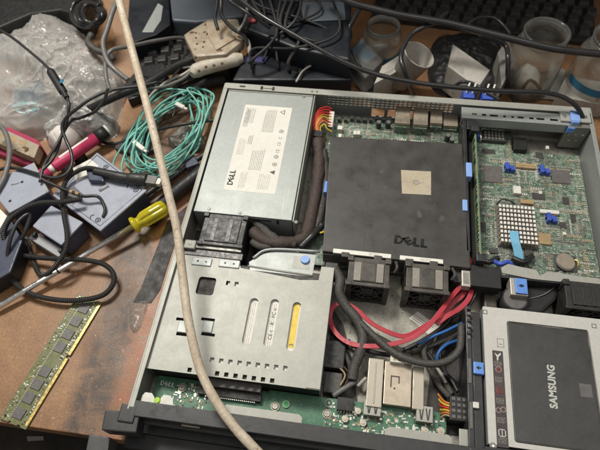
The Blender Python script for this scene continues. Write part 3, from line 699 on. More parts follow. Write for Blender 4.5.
chip(497, 138, 507, 142); chip(505, 127.5, 511, 133); chip(563, 197, 569, 204); chip(538, 233, 551, 244, 2.4, 'tanpart'); chip(560, 222, 566, 228); chip(478, 222, 486, 232); chip(515, 145, 520, 150); chip(536, 152, 543, 158); chip(571, 214, 576, 222)
chip(525, 247, 533, 256, 3, 'chip'); chip(490, 248, 498, 253, 3); chip(467, 135, 478, 140, 4, 'chip')
q = R4(513.5, 186, 521, 193.5, 14); mb = MB(); mb.box(*q, mbz, 14.5); o = mb.build('white_relay', 'white', pl, .6)
for (a, b) in ((539, 191), (466 + 97, 232), (546, 146)):
    q = R4(a, b, a + 3, b + 3, 12); mb = MB(); mb.box(*q, mbz, 12.5); mb.build('white_header', 'white', pl, .3)
def sata(px, py):
    p = A(px, py, 16); mb = MB(); mb.box(p.x - 6, p.x - 2, p.y - 5, p.y + 5, mbz, 17).box(p.x - 6, p.x + 4, p.y - 2, p.y + 2, mbz, 15).box(p.x, p.x + 5, p.y - 5, p.y - 2.6, mbz, 16)
    mb.build('data_socket', 'vga', pl, .4)
sata(511, 166); sata(546, 169); sata(553, 217)
q = R4(516, 163.5, 535, 168, 13); mb = MB(); mb.box(*q, mbz, 13.5).box(q[0] + 2, q[1] - 1, (q[2] + q[3]) / 2 - .5, (q[2] + q[3]) / 2 + .5, 13.3, 13.9); mb.build('ribbon_socket', 'tanpart', pl, .3)
q = R4(540, 210, 559, 213.5, 13); mb = MB(); mb.box(*q, mbz, 13.5); mb.build('ribbon_socket', 'label', pl, .3)
# finned heat sink
q = R4(499, 204, 538, 244, 20); x0, x1, y0, y1 = q; x1 = max(x1, x0 + 36)
mb = MB(); mb.box(x0, x1, y0, y1, mbz + 1, mbz + 3.4); hs_ = mb.build('heat_sink', 'chipg', pl, .3)
mb = MB(); nx, ny = 10, 9
for i in range(nx):
    for j in range(ny):
        x = x0 + 1 + i * (x1 - x0 - 2) / nx; y = y0 + 1 + j * (y1 - y0 - 2) / ny
        mb.box(x, x + 2.3, y, y + 3.2, mbz + 3.3, 19.6, 0).box(x, x + 2.3, y, y + 3.2, 19.6, 21.2, 1)
mb.build('heat_sink_pins', ['tan_metal', 'pinwhite'], hs_)
mb = MB(); a_ = A(500, 201, 20); mb.tube([(a_.x - 2, a_.y - 1, 14), (a_.x + 2, a_.y + 2, 20), (a_.x + 10, a_.y + 1, 20.5), (a_.x + 16, a_.y - 1, 18)], .9, 8, 6); mb.build('spring_clip', 'blackm', hs_)
q = R4(521, 199, 534, 203, 14); mb = MB(); mb.box(*q, mbz, 13); mb.build('gold_jumper', 'tanpart', pl, .3)
# coin cell
p = A(565.5, 261.5, 14); mb = MB(); mb.box(p.x - 10, p.x + 12, p.y - 10, p.y + 9, mbz, 11.5); bh = mb.build('cell_holder', 'chip', pl, 1)
Tt = Matrix.Translation((p.x, p.y, 12.4)) @ Matrix.Rotation(.12, 4, 'Y')
mb = MB(); mb.cyl((0, 0, 0), 10, 1.6, 0, 40, T=Tt).cyl((0, 0, 1.6), 9.2, .9, 1, 40, r2=8.8, T=Tt); mb.build('coin_cell', ['steel_dk', 'tan_metal'], bh)
mb = MB(); mb.tube([(p.x + 9, p.y + 3, 14), (p.x + 12, p.y + 1, 15), (p.x + 12, p.y - 4, 13)], 1.1, 8, 5); mb.build('cell_spring', 'gold', bh)
# fabric pull strip
mb = MB(); pts = [A(514, 231, 22), A(515, 240, 24), A(518, 251, 20), A(519.5, 262, 16)]
w = 4.4; n = len(pts); vs = []
sp_ = catmull([tuple(p) for p in pts], 6)
for k in range(len(sp_) - 1):
    a, b = sp_[k], sp_[k + 1]
    mb._add([(a.x - w, a.y, a.z), (a.x + w, a.y, a.z), (b.x + w, b.y, b.z), (b.x - w, b.y, b.z), (a.x - w, a.y, a.z - .5), (a.x + w, a.y, a.z - .5), (b.x + w, b.y, b.z - .5), (b.x - w, b.y, b.z - .5)], [(0, 3, 2, 1), (4, 5, 6, 7), (0, 4, 7, 3), (1, 2, 6, 5)], 0, False)
mb.build('pull_tab', 'cyan', hs_)
# rear sockets seen from inside
for (px0, px1, yy, z) in ((395, 410, 20, 26), (413.5, 428, 20, 26), (430.5, 442.5, 14, 24), (443.5, 458, 12, 19)):
    a_, b_ = A(px0, 125, z).x, A(px1, 125, z).x
    mb = MB(); mb.box(a_, b_, D - 9.5 - yy, D - 1.6, mbz, z); pj = mb.build('network_socket' if yy == 20 else 'usb_socket', 'tan_metal', pl, .5)
    mb = MB(); mb.box(a_ + .5, b_ - .5, D - 11.5 - yy, D - 9.8 - yy, mbz, z - 5); mb.build('socket_skirt', 'pcb', pj, .3)
    mb = MB(); mb.box(a_ + 2, b_ - 2, D + 1.3, D + 1.6, mbz + 3, z - 4); mb.build('socket_opening', 'rubber', pj)
def vga(cx, y0, y1, z0, z1, name='video_socket', parent=pl):
    mb = MB(); mb.box(cx - 8, cx + 8, y0, y1, z0, z1); v = mb.build(name, 'vga', parent, .8)
    for s in (-1, 1):
        g = MB(); g.cyl((cx + s * 10.5, y0 - 1, (z0 + z1) / 2), 1.6, y1 - y0 + 2, 0, 12, 'y'); g.build('jack_screw', 'bright', v)
    return v
vga(305, D - 36, D - 18, mbz, 20)
mb = MB(); mb.box(318, 345, D - 36, D - 20, mbz, 15); sb = mb.build('serial_socket', 'chip', pl, .5)
mb = MB()
for k in range(6):
    for j in range(3): mb.box(320 + k * 4, 322.4 + k * 4, D - 34 + j * 4.4, D - 31.4 + j * 4.4, 15, 15.7)
mb.build('socket_pins', 'padmetal', sb)
mb = MB(); mb.box(353, 368, D - 48, D - 30, mbz, 17); mb.build('fan_plug', 'rubber', pl, .8)
for (px, py) in ((379, 121), (388.5, 121), (448, 134), (452, 138)):
    p = A(px, py, 18); mb = MB(); mb.cyl((p.x, p.y - 3, mbz), 3.2, 10, 0, 20).cyl((p.x, p.y - 3, mbz + 10), 2.7, .3, 1, 20); mb.build('capacitor', ['blackm', 'steel_dk'], pl)
for (px, py, w) in ((340, 128, 3), (355, 133, 2), (358.5, 133, 2), (340, 136, 2)):
    p = A(px, py, 16); mb = MB(); mb.box(p.x - w, p.x + w, p.y - 3, p.y + 3, mbz, 17); mb.build('white_header', 'label', pl, .4)
random.seed(33)
for k in range(10):
    p = A(333 + k * 6.3, 118 + random.random() * 2, 14); mb = MB(); mb.box(p.x - 2.2, p.x + 2.2, p.y - 2, p.y + 3, mbz, 16); mb.build('black_header', 'chip', pl, .4)
# memory slots and riser between shroud and right board
mb = MB(); mb.box(302.6, 304.2, 181, 345, mbz, 38); rs = mb.build('memory_module', 'pcbcard', SV, .1)
mb = MB(); mb.box(298.4, 302.2, 178, 352, mbz, 24); mb.box(304.6, 308, 186, 352, mbz, 22); mb.build('memory_socket', 'rubber', rs, .4)
for (y0, y1) in ((178, 186), (346, 356)):
    mb = MB(); mb.box(298, 307, y0, y1, 12, 42.6); mb.build('socket_latch', 'blackm', rs, 1)
sm = MB(); random.seed(4)
for k in range(60):
    y = 186 + k * 2.6; sm.box(301.9, 302.5, y, y + 1.6, 30 + random.random() * 2, 38, random.choice([0, 1, 2]))
o = sm.build('edge_components', ['padmetal', 'chip', 'tanpart'], rs); tag(o, kind='stuff')
mb = MB(); mb.box(289.5, 293.8, 190, 366, 12, 38); rl = mb.build('shroud_side_rail', 'blackm', SV, .8)
mb = MB(); mb.box(294.2, 304, 352, 372, 12, 38); mb.build('rail_end_block', 'blackm', rl, 1.2)
for (px0, py0, px1, py1) in ((467, 163, 472, 177), (463.5, 200, 467.5, 211)):
    q = R4(px0, py0, px1, py1, 39); mb = MB(); mb.box(q[0] - 1, q[1], q[2], q[3], 30, 40); mb.build('blue_latch', 'bluelt', rl, .8)

# ------------------------------------------------------------------ air shroud
PT = PW([(330.5, 136), (462.5, 143.5), (470, 250), (471, 268), (322.5, 251)], 38)
PB = [(x, y) for x, y in PT]
sh = MB(); sh.prism(PB, 14, 38); sh = sh.build('air_shroud', 'shroud', SV, 1.6)
a_, b_ = A(372, 140, 38), A(366, 247, 38)
mb = MB(); mb.box(a_.x, a_.x + 1, b_.y - 2, a_.y - 2, 37.9, 38.25); mb.build('seam_rib', 'shroud', sh, .2)
mb = MB(); q = R4(331, 252, 469, 256, 36); mb.prism([(q[0] - 8, 178.5), (q[1] - 3, 178.5), (q[1] - 3, 172), (q[0] - 8, 172)], 20, 34); mb.build('shroud_skirt', 'shroud', sh, .8)
for (px0, px1) in ((333, 391), (400, 443)):
    a_, b_ = A(px0, 252, 38).x, A(px1, 257, 38).x
    mb = MB(); mb.box(a_, b_, 172.4, 177.2, 36.4, 39.2); fs = mb.build('fan_rail', 'labelw', sh, .4)
    mk = MB(); micro(mk, 173.6, 176, b_ - 22, b_ - 12, 1.1, .4, 39.25, 0, 1, False); mk.build('small_print', 'inkgrey', fs)
    for t in (.22, .78):
        mb = MB(); c = a_ + (b_ - a_) * t; mb.box(c - 4, c + 4, 168, 173.5, 30, 41); mb.build('fan_rail_clip', 'fan', fs, .8)
p = A(394, 240, 38.2); delltext(9.6, (p.x, p.y - 3.6, 38.3), -.055, 'inkdell', sh, T=None, ex=.35, sx=1.28)
q4 = PW([(401, 170), (431, 171.5), (431, 195), (402, 193.5)], 38.2)
ss = plate('square_sticker', q4, [], 38.05, 38.25, 'stickertan', sh)
cx = sum(p[0] for p in q4) / 4; cy = sum(p[1] for p in q4) / 4
mb = MB(); n = 20
mb.tube([(cx + 3.4 * cos(2 * pi * k / n), cy + 2.6 * sin(2 * pi * k / n), 38.3) for k in range(n + 1)], .45, 6, 1)
mb.box(cx - 13, cx - 3.4, cy - .25, cy + .25, 38.2, 38.35).box(cx + 3.4, cx + 8, cy - .4, cy + .4, 38.2, 38.38); mb.box(cx - 1.3, cx + 1.3, cy - 1, cy + 1, 38.2, 38.4)
mb.build('printed_mark', 'inkgrey', ss)
# scuffs and dust on the lid
for (px, py, w, h) in ((382, 172, 2.6, 4), (385, 187, 4, 1.5), (359, 189, 4, 1.4), (419, 214, 4, 5), (442, 218, 4, 4.5), (352, 147, 3, 1)):
    p = A(px, py, 38.1); random.seed(int(px)); n = 12
    plate('scuff', [(p.x + w * cos(2 * pi * k / n) * random.uniform(.5, 1.1), p.y + h * sin(2 * pi * k / n) * random.uniform(.5, 1.1)) for k in range(n)], [], 38.02, 38.06, 'scuffm', sh)
p = A(326, 186, 36); mb = MB(); mb.box(p.x - 2, p.x + 1.6, p.y - 8, p.y + 7, 26, 36); mb.build('side_latch', 'blue', sh, .8)

# ------------------------------------------------------------------ wiring inside
def T(pts, r, name, mt, parent=SV, n=10, sub=8, **k):
    mb = MB(); mb.tube([A(x, y, z) for x, y, z in pts], r, n, sub, **k); return mb.build(name, mt, parent)
def wob(a, s, seed=0):
    return lambda d: 1 + a * noise.noise(Vector((d / s, seed, 0))) 
sd = T([(318, 140, 22), (319, 165, 20), (316, 190, 18), (311, 215, 18), (305, 236, 20), (290, 243, 24), (268, 242, 26), (252, 232, 24)], 7, 'braided_harness', 'sleevebr', rfun=wob(.35, 14), n=14)
T([(323, 150, 20), (326, 175, 16), (322, 205, 14), (316, 232, 16)], 4.5, 'braided_harness', 'sleeve', rfun=wob(.3, 10, 3))
T([(248, 214, 28), (262, 228, 27), (276, 240, 27), (296, 245, 24)], 5, 'braided_harness', 'sleeve', rfun=wob(.3, 9, 5))
T([(300, 248, 22), (312, 236, 24), (322, 225, 20)], 4, 'braided_harness', 'wire', rfun=wob(.3, 7, 6))
T([(252, 242, 24), (262, 247, 26), (280, 246, 24)], 4, 'braided_harness', 'sleeve', rfun=wob(.3, 7, 8))
p = A(318, 133, 24); mb = MB(); mb.box(p.x - 5, p.x + 6, p.y - 6, p.y + 5, 12, 26); mb.build('power_plug', 'rubber', SV, .8)
p = A(333, 118, 24); mb = MB(); mb.box(p.x - 5, p.x + 1, p.y - 16, p.y + 9, 9.6, 26); mb.build('power_socket', 'white', SV, .5)
for k, mt in enumerate(['redw', 'redw', 'redw', 'orgw', 'yelw', 'redw', 'orgw', 'wire', 'yelw']):
    o_ = k * 1.05
    T([(315 + k * .7, 133, 24), (313 + o_ * .9, 122 + o_ * .6, 28), (319 + o_ * .7, 110 + o_ * 1.7, 31), (327, 107 + o_ * 2.6, 28), (332, 109 + o_ * 2.7, 25)], .95, 'power_wire', mt, n=7)
T([(320, 233, 30), (326, 232, 32), (331, 236, 30), (334, 240, 26)], 1.1, 'power_wire', 'yelw', n=7)
# flat red data cable
RB = [(463, 284, 24), (452, 296, 26), (440, 312, 28), (424, 330, 28), (404, 341, 27), (378, 346, 26), (352, 344, 24), (336, 333, 22), (330, 318, 20), (334, 306, 22), (344, 303, 24), (357, 310, 24), (370, 322, 23), (388, 332, 22), (406, 336, 20), (425, 326, 18), (445, 312, 18)]
T(RB, 1, 'data_cable', 'red', flat=(2.3, .6), n=12)
T([(473, 284, 24), (469, 298, 24), (460, 308, 24), (447, 316, 24), (436, 324, 22)], 1, 'data_cable', 'red', flat=(2.4, .6), n=12)
T([(477, 284, 22), (474, 298, 21), (463, 312, 20), (450, 318, 20)], 1.6, 'data_cable', 'wire')
T([(470, 285, 20), (461, 296, 19), (452, 304, 18), (440, 322, 16)], 1, 'data_cable', 'red', flat=(2.8, .6), n=12)
T([(455, 247, 18), (463, 254, 20), (469, 262, 22), (472, 268, 22)], 1, 'data_cable', 'red', flat=(4.2, 1.6), n=12)
q = R4(470, 266, 501, 287, 34); mb = MB(); mb.box(*q, 20, 34); cp = mb.build('black_connector', 'rubber', SV, .8)
q = R4(462, 270, 470, 286, 34); mb = MB(); mb.box(q[0], q[1] + .5, q[2], q[3], 24, 33.5); mb.build('metal_clip', 'nickel', cp, .6)
mb = MB(); mb.box(q[0] + 1.5, q[1] - 1, q[2] + 3, q[3] - 3, 33.55, 33.8); mb.build('clip_window', 'steel_dk', cp)
# black bundled cables
T([(334, 268, 34), (340, 280, 32), (339, 292, 30), (345, 305, 26), (357, 320, 24), (363, 336, 22), (360, 352, 20), (354, 368, 16), (352, 380, 14)], 5.0, 'cable_bundle', 'wirebraid', rfun=wob(.12, 12, 2), n=14)
T([(343, 302, 22), (356, 318, 24), (372, 334, 28), (390, 350, 30), (410, 360, 31), (432, 364, 31), (449, 360, 31), (459, 350, 32), (461, 336, 33), (461, 324, 34)], 3.3, 'cable_bundle', 'wirebraid', rfun=wob(.1, 9, 4), n=12)
T([(352, 322, 16), (372, 334, 14), (392, 345, 12), (402, 352, 10)], 2.8, 'cable_bundle', 'sleeve')
T([(412, 352, 10), (430, 346, 10), (448, 338, 12), (462, 330, 14)], 2.4, 'cable_bundle', 'sleeve')
T([(320, 345, 12), (334, 346, 12), (350, 340, 10)], 1.3, 'thin_wire', 'bluew')
T([(418, 344, 17), (434, 336, 19), (448, 330, 20), (462, 323, 20)], 1.5, 'thin_wire', 'bluew')
T([(437, 366, 14), (438, 354, 20), (446, 345, 20), (459, 340, 16)], 1.6, 'thin_wire', 'bluew')
T([(436, 366, 8), (445, 382, 8), (452, 395, 10)], 3.0, 'cable_bundle', 'sleeve')
T([(436, 366, 12), (441, 374, 12), (446, 383, 12)], 1.6, 'thin_wire', 'wirewh')
for pts, r_, m_ in ([[(326, 318, 10), (336, 332, 10), (350, 344, 10), (372, 352, 12), (396, 356, 12)], 2.2, 'wire'], [[(432, 338, 10), (424, 350, 12), (428, 366, 12), (438, 384, 10), (450, 398, 12)], 2.6, 'sleeve'], [[(462, 332, 12), (448, 342, 12), (440, 352, 12), (444, 370, 10), (456, 384, 8)], 2.0, 'wire'], [[(344, 352, 12), (350, 366, 12), (352, 384, 12)], 2.4, 'sleeve'], [[(396, 352, 6), (412, 348, 8), (426, 352, 8), (436, 364, 8)], 2.2, 'wire'], [[(330, 340, 12), (340, 352, 14), (342, 366, 14)], 2.0, 'wire'], [[(456, 310, 14), (448, 322, 12), (436, 332, 12), (420, 342, 12), (404, 350, 10)], 2.2, 'wire'], [[(440, 372, 10), (450, 378, 14), (458, 392, 18)], 1.6, 'wire']):
    T(pts, r_, 'cable_bundle', m_)
T([(333, 396, 12), (345, 388, 14), (358, 380, 12)], 2.6, 'cable_bundle', 'wiregrey')
T([(358, 386, 12), (364, 380, 15), (366, 378, 15)], 1.8, 'thin_wire', 'wirewh')
mb = MB(); q = R4(323, 340, 345, 368, 18); mb.box(*q, 4, 18); mb.build('drive_plug', 'rubber', SV, 1)
mb = MB(); q = R4(324, 372, 342, 393, 14); mb.box(*q, 4, 14); mb.build('drive_plug', 'chip', SV, 1)
T([(338, 366, 17), (345, 375, 17), (340, 386, 15)], .9, 'thin_wire', 'tanpart'); T([(341, 364, 17), (349, 374, 16), (344, 388, 15)], .9, 'thin_wire', 'sleevebr')
q = R4(325, 262, 338, 277, 34); mb = MB(); mb.box(*q, 22, 34); mb.build('cable_guide', 'blackm', SV, 1.2)
q = R4(390.5, 353, 405, 362.5, 28); mb = MB(); mb.box(*q, 20, 28); wp = mb.build('white_plug', 'white', SV, .6)
mb = MB(); mb.box(q[0] + 2.5, q[0] + 5, q[2] + 1.5, q[3] - 1.5, 28.02, 28.3).box(q[0] + 7, q[0] + 9, q[2] + 1.5, q[3] - 1.5, 28.02, 28.3); mb.build('plug_marks', 'tanpart', wp)
mb = MB(); mb.prism([(258, 22), (289, 22), (289, 128), (272, 128), (262, 90)], 1.7, 3); mb.build('dark_floor_area', 'inner', SV)  # darker plate laid on the floor plate beside the cables
mb = MB(); mb.prism([(164, 38), (196, 38), (190, 70), (176, 112), (164, 128)], 1.7, 3); mb.build('dark_floor_area', 'inner', SV)
# loose label on the floor plate
plate('floor_label', PW([(409, 318), (418, 311), (443, 329), (432, 337)], 3), [], 1.7, 2.0, 'labelw', SV)
lt_ = MB()
a_ = A(413, 316, 3); b_ = A(434, 331, 3); dv = (b_ - a_).normalized(); nv = Vector((-dv.y, dv.x, 0))
for k in range(4):
    s0 = a_ + nv * (2.5 - k * 2.4); L_ = (b_ - a_).length * (.9 - .1 * k)
    lt_.prism([(s0 + dv * u + nv * v)[:2] for u, v in ((0, 0), (L_, 0), (L_, .8), (0, .8))], 2.02, 2.1)
lt_.build('small_print', 'inkgrey', SV)
plate('floor_label', PW([(449, 349), (456, 346), (465, 352), (462, 361), (458, 360)], 3), [], 1.7, 2.0, 'labelw', SV)

# ---- metal card cage with spring tabs at the front
q = R4(367, 362, 424, 409, 22); x0, x1, y0, y1 = q
mb = MB(); mb.box(x0 + 15, x1 - 11, y0 + 3, y1, 14, 22); cg = mb.build('card_cage', 'tan_metal', SV, .6)
mb = MB(); mb.box(x0, x0 + 13.8, y0 - 1, y1 + .6, 14, 23.5); mb.build('cage_side_panel', 'tanlt', cg, .7)
mb = MB(); mb.box(x0 + 6, x0 + 7.2, y0 + 2, y1 - 3, 23.5, 24.2); mb.build('cage_fold', 'steel_lt', cg)
mb = MB(); mb.box(x1 - 10, x1, y0 + 2, y1 - 1.5, 14, 22.5); mb.build('cage_side_panel', 'tanlt', cg, .7)
p = A(395, 382, 22)
mb = MB(); mb.box(p.x - 4, p.x + 4, p.y + 4.5, p.y + 5.5, 22.02, 22.3).box(p.x - 4, p.x - 3, p.y - 5, p.y + 4.5, 22.02, 22.3).box(p.x + 3, p.x + 4, p.y - 1, p.y + 4.5, 22.02, 22.3).box(p.x - 1, p.x + .5, p.y - 6.5, p.y - 5, 22.02, 22.3); mb.build('stamped_tab', 'inner', cg)
for (px0, py0, px1, py1) in ((364, 400, 381, 415.5), (416.5, 406, 433, 422)):
    q = R4(px0, py0, px1, py1, 22); mb = MB(); mb.box(*q, 13.5, 22); us = mb.build('usb_socket', 'steel_lt', SV, .5)
    w_ = (q[1] - q[0]); 
    for t in (.30, .70):
        c = q[0] + w_ * t; hh = q[3] - q[2]
        plate('spring_slot', [(c - 2.1, q[2] + hh * .85), (c - 1.1, q[2] + hh * .85), (c, q[2] + hh * .3), (c + 1.1, q[2] + hh * .85), (c + 2.1, q[2] + hh * .85), (c + .8, q[2] + 1.5), (c - .8, q[2] + 1.5)], [], 22.02, 22.2, 'inner', us)
# power block of the drive harness
q = R4(450, 396, 468, 421, 24); mb = MB(); mb.box(*q, 6, 24); pb = mb.build('power_block', 'rubber', SV, .8)
mb = MB()
for i in range(3):
    for j in range(4): mb.box(q[0] + 1.5 + i * 4.6, q[0] + 4.5 + i * 4.6, q[2] + 2 + j * 5, q[2] + 4.6 + j * 5, 24.02, 24.6)
mb.build('block_holes', 'chipg', pb)
for k, mt in enumerate(['orgw', 'yelw', 'redw', 'yelw', 'orgw', 'tanpart']):
    T([(452, 404 + k * 2.6, 22), (445, 402 + k * 2.6, 20), (441, 398 + k * 4, 16), (438 + k, 394 + k * 5, 12)], .95, 'power_wire', mt, n=7)

# ------------------------------------------------------------------ slide rail beside the solid state drive
mb = MB(); q = R4(470, 313, 480, 450, 36); mb.box(288, 293, 6, 133, 3, 35).box(293.4, 301.5, 6, 128, 3, 33); cr = mb.build('drive_carrier_rail', 'blackm', SV, .8)
for yy in (22, 60, 100): 
    mb = MB(); mb.box(289.2, 291.6, yy, yy + 22, 35, 35.8); mb.build('rail_slot', 'chipg', cr, .3)
q = R4(473.5, 362, 484, 374, 36); mb = MB(); mb.box(*q, 28, 36.4); bl = mb.build('blue_latch', 'blue', cr, .8)
cx, cy = (q[0] + q[1]) / 2, (q[2] + q[3]) / 2
mb = MB(); mb.prism([(cx - 2.4, cy), (cx + .2, cy + 2), (cx + .2, cy - 2)], 36.45, 36.6).box(cx + .25, cx + 2, cy - .6, cy + .6, 36.45, 36.6); mb.build('arrow_mark', 'rubber', bl)
q = R4(473, 402, 480, 408, 36); mb = MB(); mb.box(q[0], q[0] + 5, q[2], q[3], 33, 36.2); mb.build('rail_clip', 'white', cr, .4)
for k in range(5):
    mb = MB(); mb.box(289, 292, 104 + k * 6, 107 + k * 6, 35, 38 + (k % 2)); mb.build('rail_tooth', 'chipg' if k % 2 else 'blackm', cr, .4)
mb = MB(); mb.box(287, 304, -7, 6, 28, 41.9); mb.build('rail_foot', 'blackm', cr, 1)
mb = MB(); mb.box(300, 428, 7.3, 9.5, 2, 38); mb.build('bay_front_wall', 'blackm', SV, .3)
mb = MB(); mb.cyl((337, 150, 4), 12, 22, 0, 40).cyl((337, 150, 26), 10.5, .3, 1, 40); mb.build('round_grommet', ['blackm', 'chipg'], SV)
q = R4(484, 290, 497, 309, 16); mb = MB(); mb.box(*q, 4, 16); mb.build('foam_block', 'fan', SV, 2)
# bright bracket strip and blue lock between board and drive bay
plate('air_baffle_bracket', PW([(501, 268), (508, 264), (520, 267), (536, 270), (540, 276), (548, 272), (604, 280), (604, 286), (552, 281), (532, 279), (502, 273)], 32), [], 31, 32.4, 'steel_lt', SV)
mb = MB(); mb.box(322, 425, 168.5, 171.4, 3, 31); mb.build('air_baffle', 'blackm', SV, .3)
q = R4(515, 279, 527, 294, 34); mb = MB(); mb.box(q[0] - 4, q[1] + 1, q[2] - 1, q[3] + 1, 20, 33); lk = mb.build('lock_housing', 'nickel', SV, .8)
mb = MB(); mb.box(*q, 33, 35.5); b2 = mb.build('blue_lock', 'blue', lk, .8)
mb = MB(); cx, cy = (q[0] + q[1]) / 2, (q[2] + q[3]) / 2; mb.box(cx - 2.5, cx + 2.5, cy - .6, cy + .6, 35.52, 35.7).cyl((cx, cy, 35.5), 1.6, .25, 0, 12); mb.build('lock_mark', 'rubber', b2)
mb = MB(); mb.prism(PW([(527, 286), (562, 284), (556, 300), (543, 312), (520, 312), (512, 300)], 20), 6, 20); mb.build('air_duct', 'rubber', SV, 3)
mb = MB(); mb.tube([A(556, 286, 21), A(548, 292, 22), A(540, 296, 21), A(528, 299, 20.5)], .5, 6, 6); mb.build('duct_edge', 'steel_dk', SV)
T([(492, 260, 20), (500, 264, 26), (508, 262, 26), (512, 266, 24)], 2.4, 'thin_wire', 'vga'); T([(478, 256, 18), (488, 262, 22), (498, 258, 20)], 3, 'cable_bundle', 'wire'); T([(512, 258, 16), (524, 262, 18), (532, 256, 14)], 3, 'cable_bundle', 'wire')
T([(498, 296, 14), (510, 306, 16), (516, 312, 14)], 2, 'cable_bundle', 'wiregrey'); T([(452, 262, 24), (458, 250, 24), (455, 236, 20)], 2.5, 'cable_bundle', 'wire')
for (px0, py0, px1, py1, z) in ((453, 262, 462, 282, 30), (440, 262, 452, 268, 30)):
    q = R4(px0, py0, px1, py1, z); mb = MB(); mb.box(*q, 6, z); mb.build('cable_guide', 'blackm', SV, 1.2)
T([(396, 262, 34), (397, 268, 36), (394, 273, 32)], 1.6, 'thin_wire', 'wirebraid'); T([(452, 268, 34), (455, 275, 36), (451, 280, 32)], 1.6, 'thin_wire', 'wirebraid')

# ------------------------------------------------------------------ solid state drive in its silver adapter (lifts out)
cad = empty('drive_adapter', (358, 70, 33), 'silver adapter frame with icon strip holding a charcoal solid state drive in the front bay', 'drive adapter')
F = PW([(481.5, 307.5)], 36)[0]
Xa, Xb, Yt, Yb = 303.5, 411, 133.5, 12
sx0, sx1, syt = A(508, 330, 36).x, A(588, 334, 36).x, A(545, 326, 36).y
plate('adapter_frame', rect(Xa, Xb, Yb, Yt, 1), [rect(sx0 - .8, sx1 + .8, Yb + 4, syt + .9, 2.4)], 34, 36, 'framesilver', cad)
mb = MB(); mb.box(Xa, Xa + 1.2, Yb, Yt - 1, 12, 33.8); mb.build('frame_side', 'steel', cad)
mb = MB(); mb.box(Xb - 1.2, Xb, Yb, Yt - 1, 12, 33.8); mb.build('frame_side', 'steel', cad)
mb = MB(); mb.prism(rect(sx0, sx1, Yb + 4.6, syt, 2.2), 27, 34.6); sd_ = mb.build('solid_state_drive', 'ssd', cad, .7)
mb = MB(); mb.prism(rect(sx0 + 1.6, sx1 - 1.6, Yb + 5.8, syt - 1.5, 2), 34.6, 34.9); mb.build('drive_lid', 'ssd', sd_, .12)
p = A(557.5, 409, 35); text('SAMSUNG', 8.6, (p.x, p.y, 35), pi / 2 - .03, 'silver_ink', sd_, 'brand_lettering', .08, bold=.34, sx=.92, space=1.05)
q = R4(580, 384, 592, 397, 35); mb = MB(); mb.box(*q, 34.92, 35.0); mb.build('square_seal', 'plategrey', sd_)
q = R4(494, 351, 505, 447, 36.1); st = MB(); st.box(q[0] + .6, q[1] + .6, q[2], q[3], 36.02, 36.15); st = st.build('icon_sticker', 'stickerdk', cad)
xc = (q[0] + q[1]) / 2 + .6; Ls = q[3] - q[2]
def ring(cx, cy, r, w, name, mt, z=36.2):
    mb = MB(); n = 18; mb.tube([(cx + r * cos(2 * pi * k / n), cy + r * sin(2 * pi * k / n), z) for k in range(n + 1)], w, 6, 1); return mb.build(name, mt, st)
ring(xc, q[3] - 17, 2.4, .38, 'icon', 'iconpale'); ring(xc, q[3] - 17, 1.2, .35, 'icon', 'iconred')
ring(xc, q[3] - 35, 3, .4, 'icon', 'iconred'); ring(xc - 1, q[3] - 36, 1.2, .5, 'icon', 'iconred')
ring(xc - 2, q[3] - 52, 2, .4, 'icon', 'iconpale'); ring(xc + 2, q[3] - 51, 2, .4, 'icon', 'iconpale')
mb = MB(); mb.prism([(xc - 3, q[3] - 2), (xc, q[3] - 4), (xc + 2.4, q[3] - 1.5), (xc + 2.8, q[3] - 3), (xc + .6, q[3] - 5.6), (xc, q[3] - 9), (xc - 1, q[3] - 9), (xc - 1, q[3] - 5.6)], 36.16, 36.3); mb.build('icon', 'silver_ink', st)
yb_ = q[3] - 70
mb = MB()
for (a, b, c_, d_) in ((-3, -2.3, -3, 3), (-3, 3, 2.4, 3), (-3, 3, -3, -2.4), (2.3, 3, -3, 3), (-.3, .3, -2.3, 2.3)): mb.box(xc + a, xc + b, yb_ + c_, yb_ + d_, 36.16, 36.3)
mb.build('icon', 'silver_ink', st)
mk = MB()
for yy in (12, 26, 44, 60, 76):
    micro(mk, q[3] - yy - 2, q[3] - yy + 3.0, q[0] + 1.6, q[1] - .4, 1.25, .4, 36.16, 0, .85, False)
mk.build('small_print', 'inkgrey', st)
mb = MB(); p = A(500.5, 343, 36); 
for (a, b, c_, d_) in ((-3, -2.5, -4, 4), (2.5, 3, -4, 4), (-3, 3, 3.5, 4), (-3, 3, -4, -3.5), (-1.5, 1.5, -1.5, -.8)): mb.box(p.x + a, p.x + b, p.y + c_, p.y + d_, 36.02, 36.2)
mb.build('engraved_icon', 'inkgrey', cad)
for (px, py) in ((485, 312), (594, 326)):
    p = A(px, py, 36); ring_ = MB()
    for (a, b, c_, d_) in ((-2, -1.5, -2, 2), (1.5, 2, -2, 2), (-2, 2, 1.5, 2), (-2, 2, -2, -1.5)): ring_.box(p.x + a, p.x + b, p.y + c_, p.y + d_, 36.02, 36.15)
    ring_.build('corner_mark', 'ink', cad)
p = A(493, 446, 36); mb = MB(); mb.cyl((p.x, p.y, 36), 2.8, .5, 0, 20).cyl((p.x, p.y, 36.5), 1, .2, 1, 8); mb.build('screw', ['steel_dk', 'bright'], cad)
# ================================================================== things around the server
def thing(name, loc, label, cat, group=None): return empty(name, loc, label, cat, group)
def tube1(pts, r, name, mt, label, cat, group=None, n=10, sub=8, **k):
    mb = MB(); mb.tube([A(x, y, z) for x, y, z in pts], r, n, sub, **k); o = mb.build(name, mt); tag(o, label, cat, group); return o
def poly3(pts, z): return [(A(x, y, z).x, A(x, y, z).y) for x, y in pts]

